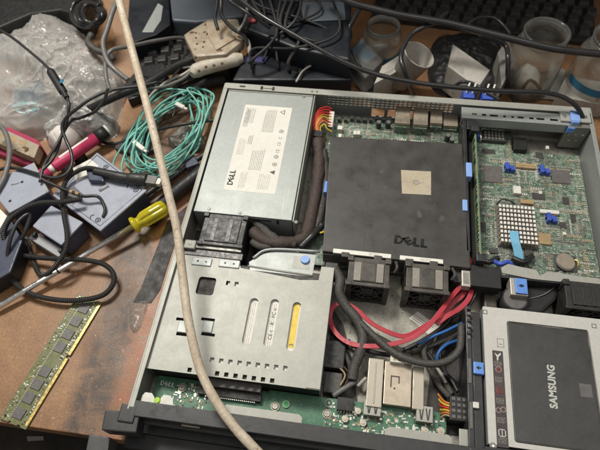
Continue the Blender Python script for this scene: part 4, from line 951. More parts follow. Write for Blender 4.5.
# ---- memory module
c = A(55, 358, 0); R_ = thing('memory_module', (c.x, c.y, 0), 'loose green memory stick with black chips and gold edge lying on the brown desk', 'memory module')
a0, a1 = A(21, 412, 2), A(88, 303.5, 2); dv = (a1 - a0); dv.z = 0; ang = math.atan2(dv.y, dv.x); Lr = 133.35
Tm = Matrix.Translation((c.x, c.y, .6)) @ Matrix.Rotation(ang, 4, 'Z')
# board local: x along length, y: + = left side (away from contacts)
b = plate('circuit_board', [(-66.7, -14.4), (4, -14.4), (4, -11.2), (6.6, -11.2), (6.6, -14.4), (66.7, -14.4), (66.7, -8), (65.2, -7.2), (65.2, -4.8), (66.7, -4), (66.7, 15), (-66.7, 15), (-66.7, 6), (-65.2, 5.2), (-65.2, 3), (-66.7, 2.2), (-66.7, -4), (-65.2, -4.8), (-65.2, -7.2), (-66.7, -8)], [circ(-63, 11, 1), circ(63, 11, 1)], .4, 1.7, 'pcbram', R_, Tm)
for k in range(8):
    x = [-55.5, -40.5, -27, -14, 11.5, 26, 40.5, 55.5][k] - 1
    mb = MB(); mb.box(x - 4.9, x + 4.9, -5.4, 5.2, 1.9, 2.9, 0, Tm); mb.build('memory_chip', 'chipg', R_, .2)
for (a_, b_) in ((-64, 3), (7.4, 64)):
    mb = MB(); mb.box(a_, b_, -14.2, -11.4, 1.7, 1.82, 0, Tm); mb.build('gold_contacts', 'gold', R_)
sm = MB(); random.seed(8)
for k in range(190):
    x = random.uniform(-65, 65); y = random.choice([random.uniform(7, 13.6), random.uniform(-10, -7)]); s = random.uniform(.3, .7); l = random.uniform(.5, 1.2)
    sm.box(x - s, x + s, y - l, y + l, 1.7, 2.1, random.choice([0, 0, 1, 2, 3]), Tm)
for k in range(60): sm.box(-64 + k * 2.13, -62.9 + k * 2.13, 5.9, 6.5, 1.7, 1.85, 0, Tm)
o = sm.build('surface_components', ['padmetal', 'label', 'chip', 'tanpart'], R_); tag(o, kind='stuff')

# ---- screwdriver
s0, s1 = A(-12, 313, 7), A(133, 226, 20)
R_ = thing('screwdriver', (s0.x, s0.y, 0), 'screwdriver with a clear yellow handle and long steel shaft resting on the desk', 'screwdriver')
dv = (s1 - s0); Ls = dv.length; Q = Matrix.Translation(s0) @ dv.to_track_quat('Z', 'Y').to_matrix().to_4x4()
mb = MB(); mb.lathe([(0, 0), (1.3, 0), (3.0, 12), (3.0, Ls), (0, Ls)], n=24, T=Q); mb.build('shaft', 'bright', R_)
mb = MB(); prof = [(0, 0), (5, 0), (9.6, 1.0), (10, 3), (9.2, 5), (6.6, 6.5), (6.2, 9), (8, 12), (9.2, 15), (9.4, 24), (9.4, 36), (8, 41), (3, 43), (0, 43)]
n = 48; vs = []; fs = []
for (r, zz) in prof:
    for k in range(n):
        fl = 1 - (.26 * max(0, cos(6 * 2 * pi * k / n)) ** 3 if 10 < zz < 40 else 0)
        vs.append(Q @ Vector((r * fl * cos(2 * pi * k / n), r * fl * sin(2 * pi * k / n), Ls - 1 + zz)))
for j in range(len(prof) - 1):
    for k in range(n): fs.append((j * n + k, j * n + (k + 1) % n, (j + 1) * n + (k + 1) % n, (j + 1) * n + k))
mb._add(vs, fs, 0, True); mb.build('handle', 'yelhandle', R_)
mb = MB(); p_ = Q @ Vector((0, 0, Ls * .50)); mb.lathe([(3.05, -1), (3.3, 0), (3.05, 1)], n=20, T=Q @ Matrix.Translation((0, 0, Ls * .47))); mb.build('shaft_mark', 'rubber', R_)

# ---- blue-grey adapters
def slab(name, pts, zt, th, mts, label, holes=(), side='navy', bev=2.6, lift=0):
    P = poly3(pts, zt); cx = sum(p[0] for p in P) / len(P); cy = sum(p[1] for p in P) / len(P)
    r = thing(name, (cx, cy, lift), label, 'adapter box')
    mb = MB(); mb.prism(P, zt - 3, zt); mb.build('top_shell', mts, r, bev)
    mb = MB(); mb.prism([(cx + (x - cx) * .95, cy + (y - cy) * .95) for x, y in P], zt - th, zt - 3.2); mb.build('lower_shell', side, r, bev)
    return r
d1 = slab('adapter_box', [(97, 152), (147, 190), (100, 231), (52, 195)], 30, 28, 'devgrey', 'large blue-grey plastic adapter box under the black tapered cable plug')
for (px, py) in ((106, 167), (136, 190), (98, 220), (66, 194)):
    p = A(px, py, 30); mb = MB(); n = 20
    mb.tube([(p.x + 2.6 * cos(2 * pi * k / n), p.y + 2.6 * sin(2 * pi * k / n), 30.1) for k in range(n + 1)], .5, 6, 1); mb.cyl((p.x, p.y, 30), 1.1, .3, 0, 12)
    mb.build('screw_recess', 'rubber', d1)
P_ = poly3([(97, 155), (142, 190), (100, 226), (57, 195)], 30.1)
mb = MB(); mb.tube([(x, y, 30.05) for x, y in P_ + [P_[0]]], .45, 6, 1); mb.build('moulded_groove', 'navy', d1)
P_ = poly3([(62, 196), (74, 186), (84, 195), (73, 205)], 30.1); plate('rating_patch', P_, [], 30.05, 30.2, 'chipg', d1)
for (px, py) in ((129, 186), (92, 217)):
    p = A(px, py, 30); mb = MB(); mb.tube([(p.x - 1, p.y - 3, 30.1), (p.x - 1.5, p.y + 1, 30.1), (p.x + 1.5, p.y + 3, 30.1)], .5, 6, 5); mb.build('moulded_mark', 'rubber', d1)
p = A(104, 188, 30); mb = MB(); mb.tube([(p.x - 4, p.y - 4, 30), (p.x + 4, p.y + 4, 30)], 2.4, 12, 1); mb.build('key_slot', 'devlt', d1)
plate('paper_sticker', poly3([(73, 168), (90, 159), (99, 166), (76, 183)], 30.3), [], 30.05, 30.3, 'label', d1)
p = A(105, 231, 14); mb = MB(); mb.box(p.x - 4, p.x + 5, p.y - 2, p.y + 6, 2, 16); mb.build('port_block', 'devlt', d1, .8)
d2 = slab('adapter_box', [(-14, 184), (34, 162), (49, 191), (9, 213)], 40, 38, 'devgrey', 'blue-grey adapter box with three screw holes at the left edge of the desk')
plate('pale_panel', poly3([(31, 164), (34, 162.5), (48, 190), (45.5, 192)], 40.3), [], 40.05, 40.3, 'devlt', d2)
for (px, py) in ((2, 179), (22, 182), (10, 201)):
    p = A(px, py, 40); mb = MB(); mb.cyl((p.x, p.y, 40), 1.7, .2, 0, 16); mb.build('screw_hole', 'rubber', d2)
p = A(15, 184, 40); mb = MB(); mb.tube([(p.x - 3.5, p.y - 1.5, 40), (p.x + 4, p.y + 2, 40)], 1.1, 8, 1); mb.build('moulded_bar', 'devlt', d2)
d3 = slab('adapter_box', [(32, 226), (51, 205), (83, 222), (61, 245)], 30, 28, 'devgrey', 'small blue-grey adapter box with a stepped pale end, below the larger one')
mb = MB(); mb.prism(poly3([(28, 238), (34, 231), (62, 248), (60, 258)], 16), 3, 16); mb.build('stepped_end', 'devlt', d3, 1)
for (px, py) in ((34, 233), (60, 249)):
    p = A(px, py, 22); mb = MB(); mb.box(p.x - 1.6, p.x + 1.6, p.y - 3, p.y + 1.5, 16, 22); mb.build('port_opening', 'rubber', d3, .3)
p = A(45, 224, 30); mb = MB()
for j in range(3):
    for k in range(6): mb.box(p.x - 6 + k * 3 + j, p.x - 4 + k * 3 + j, p.y - 2 - j * 2.6, p.y - 1.2 - j * 2.6, 30.02, 30.1)
mb.build('moulded_print', 'devlt', d3)
p = A(69, 240, 18); mb = MB(); mb.box(p.x - 3, p.x + 4, p.y - .2, p.y + .8, 17, 18); mb.build('scratch_mark', 'devlt', d3)
d4 = slab('cable_box', [(-20, 205), (8, 214), (22, 240), (10, 272), (-20, 290)], 26, 25, 'navy', 'black box cut off by the left edge beneath the looped cable', side='rubber')
d4['category'] = 'box'
mb = MB(); mb.prism(poly3([(-14, 222), (-1, 208), (7, 216), (-2, 232), (-14, 236)], 30), 26.2, 30); o = mb.build('paper_corner', 'labelw'); tag(o, 'scrap of white card lying on the black box at the left edge', 'card')

# ---- long spiral cable with usb plug
R_ = thing('spiral_cable', (A(75, 260, 0).x, A(75, 260, 0).y, 0), 'black spiral-wrapped cable looping over the desk to a tapered plug', 'cable')
mb = MB(); mb.tube([A(*p) for p in [(104, 171, 40), (88, 168, 41), (76, 172, 40), (66, 181, 38), (62.5, 195, 37), (64, 215, 36), (67, 233, 36), (66, 248, 34), (58, 263, 28), (48, 273, 18), (41, 275, 10), (36, 268, 8), (30, 252, 7), (24, 240, 8)]], 2.6, 12, 8)
mb.build('cable_run', 'ribbed', R_)
mb = MB(); mb.tube([A(*p) for p in [(82, 199, 42), (62, 202, 43), (40, 203, 44), (22, 210, 42), (8, 222, 36), (4, 238, 26), (14, 252, 14), (34, 257, 12), (62, 259, 16), (84, 260, 18), (103, 264, 16), (113, 273, 14), (113, 284, 12), (103, 295, 10), (82, 300, 9), (58, 300, 9), (34, 295, 9), (17, 285, 10), (6, 270, 12), (2, 255, 14), (4, 240, 20)]], 2.7, 12, 8)
mb.build('cable_loop', 'ribbed', R_)
mb = MB(); mb.tube([A(*p) for p in [(94, 171, 39), (108, 174, 38), (120, 177, 37), (134, 179, 36), (147, 180, 35)]], 5, 16, 8, rfun=lambda d: .8 + .35 * min(1, d / 30) + (.3 if d > 42 else 0)); pg = mb.build('plug_body', 'black', R_)
mb = MB(); mb.prism(poly3([(85, 166), (100, 168), (104, 181), (88, 180)], 38), 31, 38); mb.build('strain_relief', 'navy', R_, 2)
a_ = A(147, 180.5, 35); b_ = A(163, 183, 35); dv = (b_ - a_); Q = Matrix.Translation(a_) @ dv.to_track_quat('X', 'Z').to_matrix().to_4x4()
mb = MB(); mb.box(0, 12, -5.5, 5.5, -4, 4, 0, Q); mb.build('plug_collar', 'wiregrey', R_, .8)
mb = MB(); mb.box(12.1, 17, -4, 4, -2.6, 2.6, 0, Q); mb.build('plug_tip', 'white', R_, .4)

# ---- thin black cables at the left
R_ = thing('inline_cable', (A(60, 85, 0).x, A(60, 85, 0).y, 0), 'thin black cable with an inline barrel joint lying over the plastic bag', 'cable')
mb = MB(); mb.tube([A(*p) for p in [(-6, 27, 95), (10, 36, 92), (28, 50, 88), (42, 62, 84), (50, 70, 82)]], 1.7, 10, 8); mb.build('cable_run', 'wire', R_)
mb = MB(); mb.tube([A(*p) for p in [(67, 97, 76), (69, 106, 74), (67, 120, 64), (62, 134, 54), (58, 148, 48), (52, 160, 46), (42, 171, 45), (41, 178, 44), (50, 183, 42), (66, 190, 40), (82, 196, 40), (96, 196, 39), (102, 201, 36), (105, 210, 33), (103, 217, 31)]], 1.8, 10, 8); mb.build('cable_run', 'wire', R_)
a_, b_ = A(49, 69, 82), A(67, 98, 76); mb = MB(); mb.tube([a_ + (b_ - a_) * t for t in (0, .12, .2, .5, .8, .88, 1)], 1, 16, 3, rfun=lambda d: 2.2 + 2.6 * max(0, min(1, d / 5)) - (1.8 if d > (b_ - a_).length * .82 else 0)); mb.build('barrel_joint', 'rubber', R_)
mb = MB(); Q = Matrix.Translation(A(62, 82, 84)); mb.box(-2, 2, -3, 3, .8, 1.5, 0, Q); mb.build('barrel_mark', 'bluelabel', R_)
for q0, q1 in (((76, 193.2, 40.4), (79, 194.6, 40.4)), ((70, 191.4, 40.4), (73, 192.4, 40.4))):
    mb = MB(); mb.tube([A(*q0), A(*q1)], 2.1, 12, 1); mb.build('copper_tie', 'tanpart', R_)
tube1([(158, 82, 70), (140, 86, 72), (112, 90, 76), (92, 98, 78), (78, 108, 74), (66, 118, 66), (62, 128, 60), (66, 140, 54), (71, 152, 50), (72, 164, 47), (66, 174, 45), (54, 178, 44), (38, 174, 44), (20, 169, 43), (6, 168, 42), (-6, 172, 42)], 1.9, 'thin_cable', 'wire', 'thin black cable winding from the silver case past the pink marker', 'cable', 'loose black cables')
tube1([(108, 88, 80), (104, 100, 72), (94, 112, 64), (80, 118, 60), (70, 122, 58), (56, 146, 52), (44, 166, 46), (40, 182, 44)], 1.8, 'thin_cable', 'wire', 'thin black cable falling from the bag edge in a loop beside the pink marker', 'cable', 'loose black cables')
tube1([(-6, 122, 50), (4, 130, 48), (9, 145, 46), (9, 160, 46), (4, 178, 44), (-4, 192, 44)], 3.0, 'thick_cable', 'wiregrey', 'thick grey cable bending down the left edge over the white box', 'cable')
tube1([(14, 280, 8), (8, 260, 22), (10, 240, 34), (18, 222, 38), (30, 214, 36), (24, 234, 28), (16, 246, 20)], 2.2, 'cable_loop', 'wire', 'loose black cable loop on top of the black box at lower left', 'cable')
tube1([(26, 238, 6), (30, 252, 5), (36, 268, 5), (44, 275, 8)], 2.6, 'stiff_cable', 'wiregrey', 'short stiff grey cable bending in a hook beside the small adapter', 'cable')
tube1([(92, 137, 8), (100, 141, 7), (112, 144, 6), (128, 140, 8), (146, 133, 14), (165, 128, 26), (185, 124, 30), (206, 121, 26), (224, 120, 24)], 2.0, 'thin_cable', 'wire', 'thin dark cable running under the beige cable and through the teal coil', 'cable', 'loose black cables')

# ---- pink marker and white box
a_, b_ = A(40, 177, 14), A(108, 130, 20); dv = b_ - a_; L = dv.length; Q = Matrix.Translation(a_) @ dv.to_track_quat('Z', 'Y').to_matrix().to_4x4()
R_ = thing('marker_pen', (a_.x, a_.y, 0), 'pink marker pen with a black end lying between the bag and the adapters', 'pen')
mb = MB(); mb.lathe([(0, 0), (6.5, 0), (7.5, 1.5), (7.5, 13), (0, 13)], n=28, T=Q); mb.build('cap', 'pink', R_)
mb = MB(); mb.lathe([(0, 13.1), (6.0, 13.1), (6.0, 19), (0, 19)], n=28, T=Q); mb.build('collar', 'labelw', R_)
mb = MB(); mb.lathe([(0, 19.1), (7.2, 19.1), (7.4, 21), (7.4, L - 17), (0, L - 17)], n=28, T=Q); bd = mb.build('barrel', 'pink', R_)
mb = MB(); mb.lathe([(0, L - 16.9), (8, L - 16.9), (8, L - 2.6), (0, L - 2.6)], n=28, T=Q); mb.build('end_cap', 'rubber', R_)
mb = MB(); mb.lathe([(0, L - 2.5), (7.6, L - 2.5), (7.6, L), (0, L)], n=28, T=Q); mb.build('end_disc', 'white', R_)
Mk = MB(); n = 16
for (a0, a1, t0, t1) in ((1.1, 1.6, .32, .74), (.2, .5, .40, .70)):
    vs = []
    for i in range(5):
        a = a0 + (a1 - a0) * i / 4
        for t in (t0, t1): vs.append(Q @ Vector((7.5 * cos(a), 7.5 * sin(a), L * t)))
    Mk._add(vs, [(2 * i, 2 * i + 1, 2 * i + 3, 2 * i + 2) for i in range(4)], 0, True)
Mk.build('printed_stripe', 'labelw', bd)
R_ = thing('memory_stick_box', (A(20, 145, 0).x, A(20, 145, 0).y, 0), 'cream and crimson long carton at the left edge under the plastic bag', 'carton')
mb = MB(); mb.prism(poly3([(-14, 126), (2, 128), (39, 145), (34, 158), (-14, 138)], 24), 10, 24); mb.build('carton_body', 'cream', R_, 1)
mb = MB(); mb.prism(poly3([(6, 125), (36, 138), (40, 145), (4, 129)], 26), 4, 23); mb.build('crimson_flap', 'pinkd', R_, .6)
mb = MB(); mb.prism(poly3([(-14, 143), (34, 162), (33, 167), (-14, 148)], 10), 1, 9.8); mb.build('crimson_base', 'pinkd', R_, .6)
for k in range(3):
    mb = MB(); mb.prism(poly3([(2 + k * 9, 131.5 + k * 3.9), (8 + k * 9, 134 + k * 3.9), (6 + k * 9, 139 + k * 3.9), (0 + k * 9, 136.5 + k * 3.9)], 24.1), 24.02, 24.15); mb.build('faded_mark', 'tanpart', R_)
# small dark knob and white cap between
p = A(65, 164, 12); mb = MB(); mb.lathe([(0, 0), (8, 0), (8.5, 8), (6, 13), (0, 14)], c=(p.x, p.y, 0), n=28); o = mb.build('rubber_foot', 'wiregrey'); tag(o, 'round grey rubber knob between the pink marker and the large adapter', 'knob')
p = A(78, 155, 10); mb = MB(); mb.lathe([(0, 0), (8, 0), (8, 9), (6.5, 11), (0, 11)], c=(p.x, p.y, 0), n=28); o = mb.build('rubber_foot', 'rubber'); tag(o, 'round black rubber knob tucked under the pink marker', 'knob')

# ---- plastic bags
CR = [[(.3, .016, .1, .9), (1.4, .021, .5, .8), (2.5, .031, .2, .55), (.9, .046, .7, .3), (2.0, .07, .3, .10)], [(.7, .03, .3, .8), (1.9, .05, .6, .6), (2.8, .08, .1, .4), (1.2, .13, .4, .22)]]
def bag(name, outline, zc, hmax, mt, label, seed, fold=7, n=300, m=90, lean=(0, 0), cat='bag', power=2.6, asmall=1.0):
    P = [Vector((A(x, y, zc).x, A(x, y, zc).y)) for x, y in outline]
    c = sum(P, Vector((0, 0))) / len(P); cl = catmull([Vector((p.x, p.y, 0)) for p in P + [P[0], P[1]]], 40)
    per = cl[:len(P) * 40]; vs = []; fs = []; off = Vector((seed * 13.1, seed * 7.7, 0))
    K = len(per); idx = [int(i * K / n) for i in range(n)]
    for j in range(m + 1):
        t = j / m
        for i in idx:
            q = Vector((c.x, c.y, 0)).lerp(per[i], t); x, y = q.x, q.y
            base = hmax * max(0, 1 - t ** power) ** .6
            uu = Vector((x, y, 0)); ww = Vector((noise.noise(uu * .014 + off), noise.noise(uu * .014 - off), 0)) * 7; cr = 0
            for (an, fr, ph, am) in CR[seed % 2]:
                s_ = ((uu.x + ww.x) * cos(an) + (uu.y + ww.y) * sin(an)) * fr + ph + seed; cr += am * (abs((s_ % 1) - .5) * 2 - .5)
            nv = noise.turbulence(Vector((x, y, 0)) * .012 + off, 4, True, noise_basis='PERLIN_ORIGINAL')
            rd = 1 - abs(noise.noise(Vector((x * .016, y * .024, seed)) + off)) * 2.0
            rd2 = 1 - abs(noise.noise(Vector((x * .045, y * .03, seed + 5)) + off)) * 2.0
            rd3 = 1 - abs(noise.noise(Vector((x * .10, y * .11, seed + 9)) + off)) * 2.0
            sh1 = max(0, 1 - abs(noise.noise(Vector((x * .013 + .02 * y, y * .017 - .008 * x, seed + 21)) + off)) * 2.4) ** 9; sh2 = max(0, 1 - abs(noise.noise(Vector((x * .034, y * .041, seed + 33)) + off)) * 2.2) ** 7; sh3 = max(0, 1 - abs(noise.noise(Vector((x * .085, y * .075, seed + 44)) + off)) * 2.2) ** 6
            z = base * (1 + .22 * (nv - .5)) + fold * (.35 * (max(0, rd) ** 3) + cr * .55 + .42 * sh1 + .26 * sh2 + .10 * sh3) * (1 - t * .4) + fold * .2 * (max(0, rd2) ** 3) * asmall
            z = max(z, 1.0) * (1 - max(0, t - .93) / .07 * .8)
            vs.append((x + lean[0] * base, y + lean[1] * base, z))
    for j in range(m):
        for k in range(n): fs.append((j * n + k, (j + 1) * n + k, (j + 1) * n + (k + 1) % n, j * n + (k + 1) % n))
    vs2 = vs + [(v[0], v[1], .6) for v in vs[-n:]]
    b0 = (m) * n; e0 = (m + 1) * n
    fs += [(b0 + k, e0 + k, e0 + (k + 1) % n, b0 + (k + 1) % n) for k in range(n)]
    mb = MB(); mb._add(vs2, fs, 0, True); o = mb.build(name, mt); 
    if label: tag(o, label, cat)
    return o, c
OUT = [(-20, 30), (0, 34), (14, 24), (34, 8), (58, 10), (80, 26), (98, 44), (112, 56), (124, 74), (118, 92), (110, 112), (96, 118), (70, 112), (58, 118), (34, 128), (10, 134), (-20, 124)]
BAG, bc = bag('plastic_bag', OUT, 24, 46, 'bagm', 'large crumpled translucent white plastic bag in the upper left', 2, 14, asmall=.3)
# the same bag's printed patches and what shows through it: small raised prints seated on its surface
for pts, zt, m_ in (([(20, 40), (60, 34), (66, 60), (30, 68)], 26, 'card'), ([(70, 60), (96, 56), (102, 90), (76, 96)], 26, 'chipg'), ([(8, 84), (40, 80), (44, 100), (14, 106)], 28, 'bluelabel'), ([(40, 72), (62, 70), (66, 92), (46, 98)], 28, 'card'), ([(34, 18), (60, 18), (58, 30), (38, 32)], 30, 'chipg')):
    mb = MB(); mb.prism(poly3(pts, zt), 4, zt); o_ = mb.build('bag_contents', m_, BAG, 2); o_.data.transform(Matrix.Translation(BAG.location - world_off(BAG)))
def drop(o, x, y):
    ok, loc, nor, i = o.ray_cast(Vector((x * SC, y * SC, 1)) - o.location, Vector((0, 0, -1)))
    return (loc + o.location) / SC if ok else Vector((x, y, 20))
bpy.context.view_layer.update()
def surfmark(o, cx, cy, w, h, rot, mt, name, parent, nx=6, ny=4, lift=.5):
    vs = []; 
    for j in range(ny + 1):
        for i in range(nx + 1):
            u, v = (i / nx - .5) * w, (j / ny - .5) * h
            p = drop(o, cx + u * cos(rot) - v * sin(rot), cy + u * sin(rot) + v * cos(rot)); vs.append(p + Vector((0, 0, lift)))
    mb = MB(); mb._add(vs, [(j * (nx + 1) + i, j * (nx + 1) + i + 1, (j + 1) * (nx + 1) + i + 1, (j + 1) * (nx + 1) + i) for j in range(ny) for i in range(nx)], 0, True)
    r = mb.build(name, mt, parent, 0); 
    r.data.transform(Matrix.Translation(parent.location - world_off(parent))); return r
random.seed(12)
for (px, py, w, h, rt) in ((36, 22, 30, 9, -.1), (93, 62, 22, 6, .7), (27, 70, 20, 6, .1), (61, 33, 14, 12, .2), (99, 76, 16, 5, .6)):
    p = A(px, py, 60)
    for k in range(4):
        for j in range(2): surfmark(BAG, p.x + (k - 1.5) * w * .25 * cos(rt) - (j - .5) * h * .6 * sin(rt), p.y + (k - 1.5) * w * .25 * sin(rt) + (j - .5) * h * .6 * cos(rt), w * .17, h * .38, rt, 'bagprint', 'printed_patch', BAG, 3, 2)
for (px, py, w, h, rt, mt) in ((16, 93, 30, 4, .3, 'bagteal'), (24, 97, 16, 3, .5, 'bagteal'), (12, 99, 14, 3, -.2, 'bagteal')):
    p = A(px, py, 55); surfmark(BAG, p.x, p.y, w, h, rt, mt, 'teal_patch', BAG)
bag('antistatic_bag', [(36, 118), (44, 104), (60, 98), (80, 104), (100, 100), (112, 108), (108, 120), (92, 127), (72, 126), (54, 130), (40, 132)], 30, 30, 'foil', 'small silvery antistatic bag crumpled in front of the white plastic bag', 6, 16, 200, 60)
bag('tissue_wrap', [(46, 142), (54, 129), (66, 125), (78, 130), (76, 142), (60, 150)], 16, 28, 'tissue', 'wad of white foam wrap beside the pink marker', 8, 9, 90, 40, cat='wrap')

# ---- beige cable in front of everything
tube1([(114, -22, 175), (120, 4, 165), (131, 46, 150), (146, 102, 132), (158, 150, 118), (168, 192, 105), (177, 230, 94), (182, 270, 84), (188, 318, 76), (198, 362, 68), (211, 393, 64), (232, 424, 60), (252, 446, 56), (275, 470, 45)], 3.95, 'network_cable', 'beige', 'thick dusty beige network cable arching across the server and the desk', 'cable', n=20, sub=10, rfun=lambda d: 1 + .05 * noise.noise(Vector((d / 14, 0, 0))) + (.012 * sin(d * .9)))
# ---- fat black cable beside the server
tube1([(150, 222, 8), (160, 207, 10), (176, 192, 12), (196, 176, 14), (214, 160, 14), (222, 148, 12)], 8.0, 'thick_cable', 'rubber', 'fat black sheathed cable wedged between the screwdriver and the server', 'cable', n=18)
tube1([(140, 200, 6), (158, 186, 8), (172, 178, 8), (190, 164, 10), (212, 150, 12)], 3.4, 'cable', 'wire', 'black cable just behind the fat sheathed cable', 'cable')
p = poly3([(182, 158), (194, 154), (199, 163), (186, 168)], 16); mb = MB(); mb.prism(p, 1, 16); o = mb.build('blue_plug', 'navy', None, 1.5); tag(o, 'small dark blue plug inside the teal coil', 'plug')
# ---- teal fibre coil
mb = MB(); random.seed(14); pts = []
cxp, cyp = 172, 128
for w in range(14):
    ph = random.uniform(-.35, .22); a_ = random.uniform(38, 62); b_ = random.uniform(19, 30); ox, oy = random.uniform(-13, 9), random.uniform(-5, 12); zz = random.uniform(8, 34)
    for k in range(9):
        t = 2 * pi * k / 9; u, v = a_ * cos(t), b_ * sin(t); rt = -.80 + ph
        pts.append((cxp + ox + u * cos(rt) - v * sin(rt), cyp + oy + u * sin(rt) + v * cos(rt), max(4, zz + 8 * sin(t * 2 + w))))
pts = [(x, y, z) for x, y, z in pts if True]
pts = [(min(x, 214 - (y - 90) * .30), max(y, 88), z) for x, y, z in pts]
mb.tube([A(*p) for p in pts], 1.15, 8, 6)
o = mb.build('fibre_patch_cord', 'teal'); tag(o, 'tangled coil of teal fibre patch cord beside the server\'s rear left corner', 'cable coil')
for (a, b, lab) in (((134, 142), (144, 150), 'clear plug tip lying at the left of the teal coil'), ((176, 104), (184, 108), 'clear plug tip on top of the teal coil')):
    q0, q1 = A(*a, 30), A(*b, 30); d_ = (q1 - q0); Q = Matrix.Translation(q0) @ d_.to_track_quat('X', 'Z').to_matrix().to_4x4()
    mb = MB(); mb.box(0, d_.length, -2.6, 2.6, -2.2, 2.2, 0, Q).box(d_.length + .05, d_.length + 5, -1.5, 1.5, -1.3, 1.3, 0, Q); o = mb.build('fibre_plug', 'white', None, .5); tag(o, lab, 'plug')
bag('crumpled_foil', [(172, 133), (186, 128), (200, 132), (206, 142), (196, 150), (178, 148), (168, 142)], 6, 12, 'foil2', 'crumpled grey wrapper inside the teal coil', 11, 12, 120, 40, cat='wrapper')
# ---- flat black plate
mb = MB(); mb.prism(poly3([(114, 148), (138, 118), (152, 124), (160, 146), (139, 156)], 7), 0.5, 7); o = mb.build('black_phone', 'darkglass', None, 1.5); tag(o, 'flat dark grey tablet-like plate lying on the desk left of the teal coil', 'plate')

# ---- dark strip and clear tape along the server
mb = MB(); mb.prism(poly3([(167, 222), (187, 206), (176, 240), (160, 290), (151, 303), (133, 302), (141, 288)], .5), .1, .8); o = mb.build('metal_strip', 'stripm', None, .2); tag(o, 'dull dark grey strip running along the desk beside the server', 'strip')
bag('clear_tape', [(131, 304), (142, 300), (148, 303), (143, 322), (135, 334), (129, 326)], 1, 2.6, 'film', 'short crinkled piece of clear tape on the desk at the end of the dark strip', 15, 2.2, 40, 16, cat='tape')
# paper scrap below the desk edge
mb = MB(); mb.prism(poly3([(26, 436), (43, 436), (43, 440), (27, 441)], -158), -159.8, -159.2); o = mb.build('paper_scrap', 'dust'); tag(o, 'small pale paper scrap on the dark shelf below the desk edge', 'paper')
# ================================================================== clutter behind the server
def box_thing(name, pts, z0, z1, mt, label, cat, bev=2, group=None):
    mb = MB(); mb.prism(poly3(pts, z1), z0, z1); o = mb.build(name, mt, None, bev); tag(o, label, cat, group); return o
# dark equipment cases
ec = thing('equipment_case', (160, 480, 0), 'dark blue equipment case standing behind the power supply', 'case')
mb = MB(); mb.prism(poly3([(248, 50), (262, 34), (348, 62), (352, 80), (232, 80)], 40), .5, 40); mb.build('case_body', 'darkcase', ec, 3)
mb = MB(); p = A(258, 60, 40); mb.prism(rect(p.x - 14, p.x + 12, p.y - 5, p.y + 6, 2), 40.02, 40.6); mb.build('violet_label', 'violet', ec)
uc = thing('tower_case', (140, 640, 0), 'dark computer tower lying further back with a grey-blue top panel', 'computer case')
mb = MB(); mb.prism(poly3([(240, -14), (352, -14), (350, 60), (296, 48), (244, 28)], 70), .5, 70); mb.build('case_body', 'darkcase', uc, 3)
mb = MB(); mb.prism(poly3([(300, 2), (344, 2), (346, 20), (304, 22)], 71), 70.05, 72); mb.build('drive_door', 'greycase', uc, 2)
mb = MB(); mb.prism(poly3([(280, -12), (350, -12), (348, 0), (282, 0)], 74), 70.05, 73); mb.build('drive_cover', 'greyear', uc, 1)
mb = MB(); p = A(252, 19, 74); mb.prism(rect(p.x - 5, p.x + 5, p.y - 4, p.y + 4, 2), 70.1, 74); mb.build('red_button', 'iconred', uc, 1)
sc_ = thing('silver_case', (0, 560, 0), 'blue-grey metal case with a slanted highlight built as a pale strip, behind the dark keyboard part', 'case')
mb = MB(); mb.prism(poly3([(172, 20), (168, -16), (244, -16), (244, 16), (196, 22)], 40), .5, 40); mb.build('case_body', 'greycase', sc_, 3)
mb = MB(); mb.prism(poly3([(126, 44), (130, -16), (168, -16), (170, 24), (156, 34)], 40), 4, 39); mb.build('bevelled_panel', 'darkcase', sc_, 1)
mb = MB(); mb.prism(poly3([(142, 32), (158, 3), (163, 6), (161, 20), (153, 32)], 40), 39.1, 39.9); mb.build('highlight_strip', 'steel', sc_, .4)  # the case's bright highlight, modelled as a pale steel piece
# keyboards
def keyboard(name, origin, ang, tilt, cols, rows, pitch, label, kz, skip=None, base=True):
    R_ = thing(name, origin, label, 'keyboard', None)
    Q = Matrix.Translation(Vector(origin)) @ Matrix.Rotation(ang, 4, 'Z') @ Matrix.Rotation(tilt, 4, 'X')
    mb = MB(); mb.box(-8, cols * pitch + 6, -8, rows * pitch + 6, 0, 9, 0, Q); mb.build('keyboard_tray', 'black', R_, 2)
    proto = MB(); s = pitch * .42; proto.prism([(-s, -s), (s, -s), (s, s), (-s, s)], 0, 7, 0, Q.to_3x3().to_4x4(), [(-s * .72, -s * .62), (s * .72, -s * .62), (s * .72, s * .8), (-s * .72, s * .8)])
    first = None
    for j in range(rows):
        for i in range(cols):
            p = Q @ Vector((pitch * (i + .5 + .25 * (j % 3)), pitch * (j + .5), 9)) - Vector(origin)
            if first is None: first = proto.build('key', 'keycap', None, .8, (0, 0, 0)); o = first
            else: o = first.copy(); C.objects.link(o)
            o.parent = R_; o.location = p * SC
    return R_
kp = A(352, 20, 0)
q0 = A(378, 12, 12); q1 = A(640, 46, 12); ang = math.atan2(q1.y - q0.y, q1.x - q0.x)
keyboard('keyboard', (q0.x, q0.y + 2, 0), ang + .02, .05, 15, 5, 19.5, 'black keyboard lying across the back of the desk behind the jars', 9)
q0 = A(142, 66, 14); q1 = A(192, 60, 14); ang = math.atan2(q1.y - q0.y, q1.x - q0.x)
keyboard('keyboard', (q0.x, q0.y, 0), ang, .02, 4, 4, 18, 'dark keyboard part hidden by the beige plug strip', 9)

